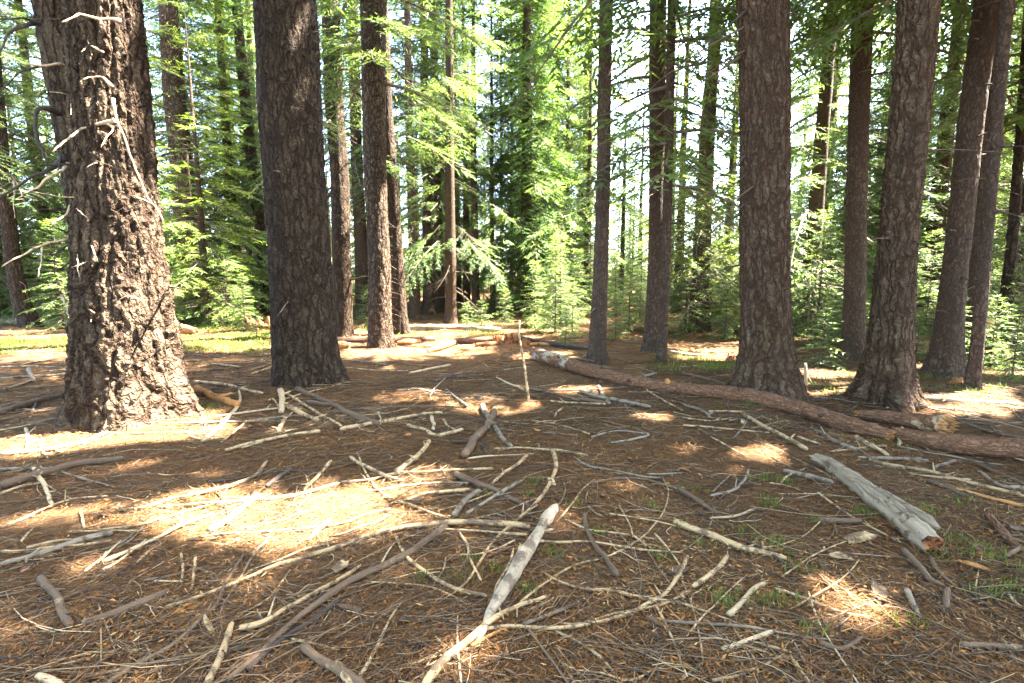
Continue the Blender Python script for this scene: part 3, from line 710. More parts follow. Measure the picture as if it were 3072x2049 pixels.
# ------------------------------------------------------------------ trees behind, placed from the sheet
def px_at(xs, depth): return (xs/K-512)/F*depth*(1/CP)*CP
def bgtree(pn, xs, depth, s, label, color=(1, 1, 1), lean=0, ld=0, sxy=None, group='trees of the far grove'):
    return place(pn, 'fir_tree', px_at(xs, depth), depth, s, None, label, 'tree', group, color, sxy, lean, ld)
bgtree('denseK', 1212, 19.0, 1.0, 'tall full fir with ochre trunk in the middle of the picture', (.92, 1.02, .85), sxy=.95)
bgtree('fullI', 1605, 13.5, .8, 'drooping olive fir hanging over the gap right of the close pair of trunks', (1.15, .98, .65), sxy=.95)
bgtree('poleJ', 1010, 21.0, 1.15, 'dim trunk between the thin grey trunk and brown leaning trunk')
bgtree('poleJ', 1072, 22.5, 1.0, 'dim trunk just right of the brown leaning trunk')
bgtree('tallA', 1035, 16.0, 1.0, 'brown leaning trunk with boughs, right of the pale flaky trunk', lean=.05, ld=4.7, sxy=.75)
bgtree('poleJ', 952, 17.5, 1.1, 'thin grey trunk with bleached twigs right of the dark left-leaning trunk')
bgtree('poleJ', 985, 20.0, 1.1, 'dim grey trunk behind the thin grey twiggy trunk')
bgtree('poleJ', 1092, 19.0, .9, 'thin trunk left of the very thin dark pole in the middle distance')
bgtree('poleJ', 1131, 19.0, .9, 'very thin dark pole of a trunk left of the tall full fir', (.8, .85, .8), sxy=.55)
bgtree('poleJ', 1152, 20.5, 1.0, 'pale trunk close left of the tall full fir', sxy=.5)
bgtree('poleJ', 1175, 21.5, .95, 'dim trunk squeezed between pale trunk and tall full fir', sxy=.5)
bgtree('slimD', 1345, 22.0, .95, 'small fir behind the slender ringed trunk', (1.1, 1.1, .9))
bgtree('fullI', 1425, 24.0, .5, 'short dark fir in the bright gap right of the slender ringed trunk')
bgtree('fullI', 1465, 27.0, .55, 'short pale fir deep in the bright gap')
bgtree('fullI', 1555, 20.0, .7, 'green fir filling the gap behind the close pair of trunks')
bgtree('fullI', 1668, 22.0, .6, 'pale fir deep in the gap left of the lichen-flecked trunk', (1.2, 1.15, .8))
bgtree('tallC', 1660, 17.0, .55, 'low fir left of the large lichen-flecked trunk', (1.25, 1.15, .7))
bgtree('tallC', 1850, 12.5, 1.0, 'leafy fir filling the space right of the large lichen-flecked trunk', (1.15, 1.15, .9))
bgtree('tallC', 1930, 15.0, 1.0, 'deep green fir behind the mid-size straight trunk')
bgtree('tallC', 2010, 14.0, .9, 'leafy fir peeping past the reddish large trunk')
bgtree('tallA', 2130, 14.0, .95, 'fir with dead lower twigs between the two right-leaning trunks')
bgtree('tallC', 2215, 15.0, 1.0, 'dense fir behind the thin trunks at right')
bgtree('tallA', 2330, 13.0, .9, 'twiggy fir at the right picture edge')
bgtree('tallC', 452, 18.4, 1.1, 'bright leafy fir behind the trunk with bright low boughs', (1.3, 1.25, .8))
place('bushE', 'fir_tree', px_at(478, 15.4), 15.4, .85, 1.0, 'bushy yellow-green fir between the thickest trunk and dark thick trunk', 'tree', 'trees of the far grove', (1.6, 1.45, .85), 1.0)
bgtree('tallC', 545, 20.0, 1.1, 'bluish-green fir left of the grey slender trunk', (.95, 1.05, 1.0))
bgtree('tallA', 560, 26.0, 1.1, 'tall fir far behind the grey slender trunk')
bgtree('tallC', 25, 18.5, 1.1, 'light green fir behind the curved-base trunk at far left', (1.15, 1.15, .9))
bgtree('tallC', 120, 20.0, 1.2, 'leafy fir between curved-base trunk and thickest trunk')
bgtree('tallC', -75, 17.0, 1.0, 'fir reaching in over the far left edge')
bgtree('tallB', 830, 19.0, 1.0, 'dim trunk seen between slim dark trunk and pale flaky trunk')
bgtree('tallC', 1055, 26.0, 1.25, 'tall fir with dark boughs at upper middle', (.9, 1, .9), sxy=.7)
bgtree('tallC', 1300, 23.0, 1.2, 'bright fir close behind the tall full fir, on its right', (1.2, 1.2, .85), sxy=.7)
bgtree('tallC', 1000, 27.0, 1.2, 'bluish fir filling the gap above the thin trunks', sxy=.7)
NEARBY = [(h['p'][1][0], t_) for h, t_ in ((HB['T8'], 'the curved-base trunk'), (HB['T1'], 'the thickest trunk'), (HB['T6'], 'the trunk with bright low boughs'), (HB['T7'], 'the grey slender trunk'), (HB['T2'], 'the dark thick trunk'), (HB['T3'], 'the slim dark trunk'), (HB['T4'], 'the pale flaky trunk'), (HB['T9'], 'the slender ringed trunk'), (HB['T10'], 'the close pair of trunks'), (HB['T11'], 'the lichen-flecked trunk'), (HB['T12'], 'the mid-size straight trunk'), (HB['T13'], 'the reddish large trunk'), (HB['T14'], 'the grey knotted trunk'), (HB['T15'], 'the thin dark leaning trunk'))]+[(1212, 'the tall full fir'), (1060, 'the brown leaning trunk')]
def beside(xs):
    if xs < -40: return 'off the left picture edge'
    if xs > 2390: return 'off the right picture edge'
    d, x0, n = min((abs(xs-a), a, n) for a, n in NEARBY)
    return ('seen behind ' if d < 22 else 'seen left of ' if xs < x0 else 'seen right of ')+n
r = np.random.default_rng(99)
tried = 0; placed = []
for rowd0, rowd1, cnt, protos in ((20, 34, 44, ('bushE', 'tallA', 'tallB', 'tallC', 'tallC', 'slimD')), (34, 75, 100, ('farF', 'farG', 'farH', 'farG'))):
    c = 0
    while c < cnt:
        xs = r.uniform(-700, 3050); d = r.uniform(rowd0, rowd1)
        u = xs
        gap = (1360 < u < 1500) or (1575 < u < 1705)
        gap2 = 1085 < u < 1165
        x = px_at(xs, d)
        if any((x-a)**2+(d-b)**2 < (1.5 if d < 34 else 2.2)**2 for a, b in placed): tried += 1; 
        if xs > 1705 and r.random() < .4: continue
        if gap or gap2:
            if d < 30: continue
            pn = 'farG'; s = r.uniform(.38, .62)*d/40+.1
        else: pn = r.choice(protos); s = r.uniform(.8, 1.2)
        placed.append((x, d)); c += 1
        hue = r.uniform(.85, 1.2)
        kind_ = 'short far fir' if (gap or gap2) else {'tallA': 'bare-legged background fir', 'tallB': 'high-crowned background fir', 'tallC': 'leafy background fir', 'slimD': 'narrow background fir', 'bushE': 'bushy low background fir', 'farF': 'distant broad fir', 'farG': 'distant low-branched fir', 'farH': 'distant high-crowned fir'}[str(pn)]
        lbl = f'{kind_} {beside(xs)}'
        place(pn, 'fir_tree', x, d, s, None, lbl, 'tree', 'background: '+lbl, (hue*r.uniform(.95, 1.15), hue, hue*r.uniform(.8, 1.05)))
# unseen trees added up-sun so that their crowns shade the clearing
for i, (x, y, s, ds) in enumerate([(8.5, 2.2, 1.0, 'front'), (11.5, 5.2, 1.05, ''), (13.5, 9.5, 1.0, ''), (15.5, 3.5, 1.0, ''), (17, 8, 1.0, '')]):
    place('shade', 'fir_tree', x, y, s, None, 'unseen tall fir added outside the picture to shade the clearing', 'tree', 'unseen firs added to shade the clearing')

for i, (x, y, s_) in enumerate([(-8, -1, 1.0), (-11, 3.5, .95), (-13, -4, 1.1), (-6, -7, 1), (-1, -9, 1.05), (4, -8, .95), (8.5, -6, 1), (12, -3, 1), (-10, -10, 1.1), (2, -14, 1.1), (9, -12, 1.1), (14.5, -8, 1.1), (-17, 1, 1), (-16, 7, 1)]):  # unseen firs added behind the camera to block sky light on the trunks
    place(('farG', 'farF')[i % 2], 'fir_tree', x, y, s_, None, 'unseen fir added behind the viewer to cut the sky light', 'tree', 'unseen firs added behind the viewer')
# saplings ------------------------------------------------------------------------------------------------
SAPS = [('sapC', 1275, 13.2, .78, 'bushy sapling at the foot of the tall full fir'), ('sapA', 1228, 14.5, .95, 'sapling right behind the top of the upright stake'), ('sapB', 1315, 12.6, .9, 'sapling with layered boughs right of the bushy sapling'),
 ('sapB', 1300, 11.0, .55, 'low sapling by the far end of the long log'), ('sapA', 1445, 13.8, .95, 'sapling between slender ringed trunk and close pair of trunks'), ('sapB', 1415, 12.0, .75, 'small sapling just right of the slender ringed trunk'),
 ('sapC', 1470, 17.0, .8, 'pale sapling behind the close pair of trunks'), ('sapA', 1575, 13.0, .95, 'sapling right of the close pair of trunks'), ('sapA', 1630, 14.0, 1.1, 'yellow-green sapling left of the large lichen-flecked trunk'),
 ('sapA', 1668, 11.8, .7, 'low sapling hugging the left side of the large lichen-flecked trunk'), ('sapB', 1898, 8.6, .72, 'bright little sapling between the two large right trunks'), ('sapC', 1880, 11.5, .9, 'tall dark sapling behind the bright little one'),
 ('sapC', 1940, 10.6, .72, 'dense sapling in front of the mid-size straight trunk'), ('sapA', 1985, 9.6, .62, 'sapling touching the left side of the reddish large trunk'), ('sapB', 2115, 9.4, .6, 'sapling right of the reddish large trunk'),
 ('sapA', 2200, 9.2, .62, 'bright sapling between grey knotted trunk and thin dark trunk'), ('sapB', 2290, 8.4, .8, 'sapling right of the thin dark leaning trunk'), ('sapA', 2345, 7.6, .6, 'sapling cut by the right picture edge'),
 ('sapA', 2340, 9.8, .85, 'taller sapling near the right picture edge'), ('sapC', 2130, 12.5, .8, 'tall sapling behind grey knotted trunk'), ('sapC', 2260, 12.0, .9, 'tall sapling behind thin dark trunk'),
 ('sapC', 105, 16.5, .9, 'sapling right of the curved-base trunk'), ('sapC', 140, 15.0, 1.0, 'sapling left of the thickest trunk, in back'), ('sapC', 20, 18.5, 1.0, 'sapling behind the curved-base trunk'),
 ('sapC', 520, 15.0, .75, 'dark sapling behind the rotten stump'), ('sapA', 560, 14.0, .8, 'sapling left of the dark thick trunk'), ('sapD', 330, 11.0, .6, 'tiny sapling behind the thickest trunk'), ('sapB', 840, 16.0, .8, 'sapling between slim dark trunk and pale flaky trunk'),
 ('sapD', 1105, 14.0, .85, 'low bright bush left of the upright stake'), ('sapD', 1070, 14.8, .8, 'low bush by the pale log'), ('sapB', 1160, 15.5, .75, 'sapling left of the tall full fir'), ('sapD', 585, 12.4, .7, 'tiny sapling beside the rotten stump'), ('sapC', 800, 18.0, .8, 'pale sapling behind slim dark trunk')]
for pn, xs, d, s, lb in SAPS:
    hue = rng.uniform(.9, 1.25)
    place(pn, 'fir_sapling', px_at(xs, d), d, s*1.0, None, lb, 'sapling', 'young firs at the edge of the clearing', (hue*1.05, hue, hue*.85))
for i in range(180):
    xs = r.uniform(-300, 2700); d = r.uniform(15.5, 42)
    if 780 < xs < 1190 and d < 22: continue
    hue = r.uniform(.85, 1.25)
    pn = str(r.choice(['sapA', 'sapC', 'sapC', 'sapB'])); wh = {'sapA': 'slender', 'sapC': 'tall', 'sapB': 'squat'}[pn]+f" undergrowth sapling {'in front rank' if d < 24 else 'far back'} {beside(xs)}"
    place(pn, 'fir_sapling', px_at(xs, d), d, r.uniform(.7, 1.3)*(1+max(0, d-20)/25), None, wh, 'sapling', 'undergrowth: '+wh, (hue*1.05, hue, hue*.85))

# ------------------------------------------------------------------ logs
def log_mesh(pts, mat, n=28, rough=.10, seed=0, lift=0.0, endmat='o', jag0=0.0, jag1=0.0, step=.05, sink=.08, plank=0.0):
    """pts: (region, x, y, width) along the centre line; returns centre line, radii, meshes"""
    P, W = [], []
    for rg, x, y, w in pts:
        px, py = reg(rg, x, y)
        q = on_ground(px, py)
        for _ in range(5):
            rad = w/6.888/2*q[1]/F; q = on_ground(px, py, rad*(1-sink)+lift)
        P.append(q); W.append(rad)
    P, R = smooth_path(P, W, step)
    o = P[0].copy(); o[2] = float(ground(o[0], o[1]))
    V, Q, tc = tube(P-o, R, n, seed, rough, ends=False)
    nv = norm(V-np.repeat(P-o, n, axis=0)); Rv = np.repeat(R, n)
    V = V+nv*(Rv*(.10*fbm(V[:, 0]*16, V[:, 1]*16, V[:, 2]*16, 3, seed)+.05*noise3(V[:, 0]*60, V[:, 1]*60, V[:, 2]*60, seed)))[:, None]
    k = len(P); V = V.reshape(k, n, 3); tc = tc.reshape(k, n, 3)
    # splintered ends: the last rings pushed along the axis by noise
    r = np.random.default_rng(seed)
    for e, jag, sg in ((0, jag0, -1), (k-1, jag1, 1)):
        T = norm(P[min(e+1, k-1)]-P[max(e-1, 0)])
        if jag:
            off = jag*R[e]*(r.random(n)**1.6)
            V[e] += sg*T*off[:, None]
    V = V.reshape(-1, 3); tc = tc.reshape(-1, 3)
    m = mesh_np('log', V, Q, [M[mat]], None, {'tc': tc})
    # end faces: a ragged bowl of splinters inside the bark ring
    ends = []
    for e, jag, sg in ((0, jag0, -1), (k-1, jag1, 1)):
        T = norm(P[min(e+1, k-1)]-P[max(e-1, 0)]); ring = V.reshape(k, n, 3)[e]; c = ring.mean(0)
        rings = [ring*1.0]
        for f_, dpt in ((.82, -.12), (.55, -.2), (.28, -.05)):
            rr = c+(ring-c)*f_; rr = rr-T*sg*((rr-c)@T)[:, None]*sg*(1-f_)
            rr = rr+T*sg*R[e]*(dpt+(.10+jag*.5)*(r.random((n, 1))-.4)); rings.append(rr)
        VV = np.vstack(rings+[c[None]]); QQ = []
        for a in range(3):
            for j in range(n): QQ.append((a*n+j, a*n+(j+1) % n, (a+1)*n+(j+1) % n, (a+1)*n+j))
        for j in range(0, n, 2): QQ.append((4*n, 3*n+j, 3*n+(j+1) % n, 3*n+(j+2) % n))
        ends.append(mesh_np('broken_end', VV, QQ, [M[endmat]], None, {'tc': VV*np.array([1, 1, 1.0])+c*0}, smooth=False))
    return o, m, ends, P, R
def log(name, label, pts, mat, cat='log', group=None, **kw):
    o, m, ends, P, R = log_mesh(pts, mat, **kw)
    L = obj(name, m, loc=o, label=label, cat=cat, group=group)
    for e in ends: obj('broken_end', e, L)
    return L, P-o, R
L1, P1, R1 = log('fallen_log', 'long reddish-brown fallen log slanting from the clearing centre to the right', [('B', 1335, 868, 78), ('B', 1500, 920, 92), ('B', 1800, 1012, 90), ('B', 2100, 1078, 90), ('C', 0, 1112, 92), ('C', 300, 1140, 100), ('C', 500, 1165, 108), ('C', 800, 1245, 112), ('C', 1050, 1330, 118), ('C', 1300, 1398, 112), ('C', 1400, 1425, 96)], 'log', n=36, rough=.07, seed=5, jag0=.8, jag1=1.6)
L3, P3, R3 = log('fallen_log', 'reddish log with an orange crack lying lowest at the right edge', [('C', 1480, 1425, 95), ('C', 1700, 1465, 120), ('C', 1950, 1500, 140), ('C', 2351, 1530, 150), ('C', 2700, 1560, 160)], 'log', n=36, rough=.06, seed=6, jag0=1.0)
L2, P2, R2 = log('fallen_log', 'short thick log with a splintered orange end propped on another log', [('C', 1225, 1290, 62), ('C', 1330, 1296, 84), ('C', 1500, 1320, 98), ('C', 1660, 1342, 118), ('C', 1790, 1362, 150)], 'log', n=36, rough=.05, seed=7, jag0=1.5, jag1=.35, lift=.07, sink=.1)
L4, P4, R4 = log('fallen_log', 'silvery cracked weathered log piece lying at right front', [('F', 930, 25, 80), ('F', 1020, 70, 104), ('F', 1150, 165, 120), ('F', 1320, 285, 140), ('F', 1480, 420, 168), ('F', 1610, 530, 182), ('F', 1710, 615, 170)], 'greylog', n=40, rough=.16, seed=8, jag0=1.4, jag1=1.0, endmat='rot', step=.025, sink=.35)
# its split second half and the crack between, the bark collar on the cut log, knots on the long log
def piece(name, parent, P, R, mat, n=14, rough=.15, seed=0, **kw):
    P, R = smooth_path(P, R, .04); V, Q, tc = tube(P, R, n, seed, rough)
    return obj(name, mesh_np(name, V, Q, [M[mat]], None, {'tc': tc}), parent)
def on_log(P, R, s, ang, f=1.0):
    k = int(s*(len(P)-1)); T = norm(P[min(k+1, len(P)-1)]-P[max(k-1, 0)]); a = norm(np.cross(T, [0, 0, 1])); b = np.cross(a, T)
    return P[k]+R[k]*f*(a*math.cos(ang)+b*math.sin(ang)), norm(a*math.cos(ang)+b*math.sin(ang)), T
V_, Q_, tc_ = tube(P1[2:int(len(P1)*.24)], R1[2:int(len(P1)*.24)]*np.linspace(1.05, 1.0, int(len(P1)*.24)-2), 30, 9, .12)
obj('peeled_wood', mesh_np('peeled_wood', V_, Q_, [M['peel']], None, {'tc': tc_}), L1)
for s, ang in ((.56, 1.2), (.2, .9), (.37, 1.3), (.73, .8), (.83, 1.5), (.46, .3), (.9, .4)):
    p, d, T = on_log(P1, R1, s, ang, .93); piece('knot', L1, np.array([p, p+d*.02, p+d*.05]), [.045, .034, .022] if s == .56 else [.026, .02, .013], 'o' if s == .56 else 'd', 10, .25, int(s*100))
for s0, s1, ang in ((.05, .5, 1.25), (.3, .75, .75), (.55, .98, 1.5), (.45, .62, .45)):
    pp = [on_log(P4, R4, s, ang+.1*math.sin(s*30), 1.0)[0] for s in np.linspace(s0, s1, 7)]
    piece('splinter', L4, np.array(pp), [.004, .012, .016, .018, .015, .010, .003], 'greylog', 6, .3, int(s0*100))
lo4 = np.array(L4.location)
for a_, b_, w_ in (((1330, 235), (1760, 500), 84), ((1010, 40), (1340, 245), 50)):
    pp, rr = [], []
    for t_ in np.linspace(0, 1, 7):
        px, py = reg('F', a_[0]+(b_[0]-a_[0])*t_, a_[1]+(b_[1]-a_[1])*t_); q_ = on_ground(px, py, .09); pp.append(q_-lo4); rr.append(w_/6.888/2*q_[1]/F*(.35 if t_ in (0, 1) else 1))
    piece('split_slab', L4, np.array(pp), rr, 'greylog', 9, .35, int(w_))
p0 = P2[-1]; T = norm(P2[-1]-P2[-4])
collar = [P2[-6]-T*.0, P2[-3], P2[-1]+T*.03]
piece('wood_collar', L2, np.array(collar), np.array([R2[-6]*.9, R2[-3]*1.03, R2[-1]*1.02]), 't', 28, .05, 3)
for i in range(26):
    a = i/26*6.283; rr = R2[-1]*(.86 if i % 2 else .55); q = norm(np.cross(T, [0, 0, 1])); b = np.cross(q, T); d = q*math.cos(a)+b*math.sin(a)
    piece('splinter', L2, np.array([p0+d*rr*.95, p0+T*.03+d*rr, p0+T*(.05+.07*random.random())+d*rr*random.uniform(.75, 1.02)]), [.020, .013, .003], 'o', 5, .3, i)
SMALL_LOGS = [
 ('pale sunlit log lying across the back of the clearing at left', [('A', -40, 640, 48), ('A', 250, 650, 46), ('A', 480, 655, 44)], 'greylog', 'greylog'),
 ('short orange broken log right behind the thickest trunk', [('A', 1180, 690, 64), ('A', 1270, 700, 66), ('A', 1345, 712, 46)], 'o', 'rot'),
 ('weathered reddish log behind the pale flaky trunk', [('B', -30, 778, 46), ('B', 300, 773, 42), ('B', 640, 766, 32)], 'log_peel', 'rot'),
 ('reddish-brown broken log left of the upright stake', [('B', 680, 796, 28), ('B', 800, 782, 42), ('B', 950, 774, 48), ('B', 1090, 766, 44)], 'log_peel', 'rot'),
 ('bright pale log farthest back in the clearing', [('B', 420, 690, 44), ('B', 640, 688, 46), ('B', 850, 684, 42)], 'greylog', 'greylog'),
 ('grey log end among low green bushes', [('B', 860, 694, 34), ('B', 980, 700, 36), ('B', 1090, 704, 34)], 'greylog', 'rot'),
 ('dark thin log on the ground left of the slender ringed trunk', [('B', 1240, 760, 30), ('B', 1420, 795, 30), ('B', 1700, 832, 26)], 'd', 'b'),
 ('reddish bark-covered branch log at the right edge', [('F', 2110, 420, 50), ('F', 2210, 540, 66), ('F', 2290, 620, 56), ('F', 2345, 655, 40)], 'log', 'g'),
 ('pale log lying behind the silver weathered one in far right sun', [('C', 1650, 1170, 22), ('C', 1950, 1195, 26), ('C', 2300, 1210, 26)], 'p', 'o'),
 ('red rotten wood lump right of the pale flaky trunk', [('B', 390, 796, 30), ('B', 450, 790, 44), ('B', 530, 784, 34)], 'rot', 'rot'),
 ('pale splintered wedge of broken log lying right of the pale flaky trunk', [('B', 600, 850, 26), ('B', 690, 818, 52), ('B', 770, 792, 40)], 'o', 'p'),
 ('thin rust-red rotten log in front of the broken log', [('B', 930, 808, 26), ('B', 1010, 800, 32), ('B', 1060, 796, 22)], 'rot', 'rot'),
 ('orange broken stub on the ground behind the upright pole', [('B', 1300, 806, 20), ('B', 1370, 800, 26), ('B', 1430, 806, 18)], 'o', 'rot'),
 ('orange-ended log stub at the left foot of the slim dark trunk', [('B', -40, 810, 62), ('B', 10, 812, 66), ('B', 40, 815, 60)], 'o', 'o'),
 ('grey log scrap right of the close pair of trunks', [('B', 2250, 850, 20), ('B', 2351, 870, 26), ('B', 2480, 880, 20)], 'greylog', 'o'),
 ('dull brown half-buried log in the left foreground', [('D', 590, 1150, 58), ('D', 850, 1065, 60), ('D', 1050, 985, 56), ('D', 1150, 940, 40)], 'b', 't'),
]
for i, (lb, pts, mt, em) in enumerate(SMALL_LOGS):
    log('fallen_log', lb, pts, mt, seed=20+i, n=20, rough=.14, jag0=1.0, jag1=1.0, endmat=em, step=.08)
# rotten stumps: ragged rings of broken wood
def stump(label, rg, x, y, w, hgt, mat, seed):
    px, py = reg(rg, x, y); g = on_ground(px, py); rad = w/6.888/2*g[1]/F; H = hgt/6.888*g[1]/F
    n = 30; r = np.random.default_rng(seed); th = np.linspace(0, 6.283, n, endpoint=False)
    jag = .45+.55*np.clip(.5+fbm(np.cos(th)*2, np.sin(th)*2, 0*th+seed, 3, seed), 0, 1)*r.uniform(.75, 1.1, n)
    rows = []
    for f_, z in ((1.35, -.1), (1.12, .12), (1.0, .4), (.95, .75), (.9, 1.0), (.7, .92), (.5, .5), (.3, .35)):
        zz = z*H*(jag if z > .3 else 1)
        rr = rad*f_*(1+.16*fbm(np.cos(th)*1.7, np.sin(th)*1.7, 0*th+z*2+seed, 3, seed+4))
        rows.append(np.stack([rr*np.cos(th), rr*np.sin(th), zz+0*th], 1))
    V = np.vstack(rows+[np.array([[0, 0, .33*H]])]); Q = []
    for a in range(len(rows)-1):
        for j in range(n): Q.append((a*n+j, a*n+(j+1) % n, (a+1)*n+(j+1) % n, (a+1)*n+j))
    b = (len(rows)-1)*n
    for j in range(0, n, 2): Q.append((len(rows)*n, b+j, b+(j+1) % n, b+(j+2) % n))
    o = obj('rotten_stump', mesh_np('stump', V, Q, [M[mat]], None, {'tc': V}, smooth=False), loc=(g[0], g[1]+rad, g[2]), label=label, cat='stump')
    return o
stump('dark and orange rotten stump left of the dark thick trunk', 'A', 1735, 722, 190, 105, 'rot', 1)
stump('small red rotten lump at the end of the broken log left of the upright pole', 'B', 1070, 805, 66, 62, 'rot', 2)
stump('bright orange-brown rotten stump left of the upright stake', 'B', 1175, 806, 105, 82, 'rot', 3)
stump('low orange rotten wood right of the upright stake', 'B', 1275, 812, 66, 44, 'rot', 4)
stump('orange stump left of the large lichen-flecked trunk', 'C', 125, 880, 125, 50, 'o', 5)
stump('dark stump hugging the large lichen-flecked trunk', 'C', 345, 915, 56, 50, 'rot', 6)
stump('small orange stump beside the thin dark leaning trunk', 'C', 1915, 1075, 60, 44, 'o', 7)

# upright sticks
def upright(label, rg, pts, w, mat, twigs=()):
    px, py = reg(rg, *pts[-1]); g = on_ground(px, py); Y = g[1]
    P = [at_depth(*reg(rg, x, y), Y)-g for x, y in pts[::-1]]; P[0] = P[0]-np.array([0, 0, .06])
    r = w/6.888/2*Y/F
    Pq, R = smooth_path(P, np.linspace(r, r*.75, len(P)), .05); V, Q, tc = tube(Pq, R*(1+.14*(np.arange(len(R)) % 4 == 0)), 10, 3, .1)
    o = obj('standing_stick', mesh_np('standing_stick', V, Q, [M[mat]], None, {'tc': tc}), loc=g, label=label, cat='stick')
    for t_ in twigs:
        T_ = np.array([at_depth(*reg(rg, x, y), Y)-g for x, y in t_]); piece('side_twig', o, T_, np.linspace(r*.5, r*.2, len(T_)), mat, 6, .1, 4)
upright('pale yellowish pole standing upright in the middle of the clearing', 'B', [(1228, 640), (1222, 730), (1242, 850), (1265, 980), (1280, 1100), (1296, 1192)], 19, 't', [[(1225, 735), (1210, 715), (1180, 700)]])
upright('bleached stub of a stake between the two large right trunks', 'C', [(845, 935), (848, 1000), (852, 1090)], 22, 'p', [[(850, 1000), (878, 1050), (905, 1085)]])

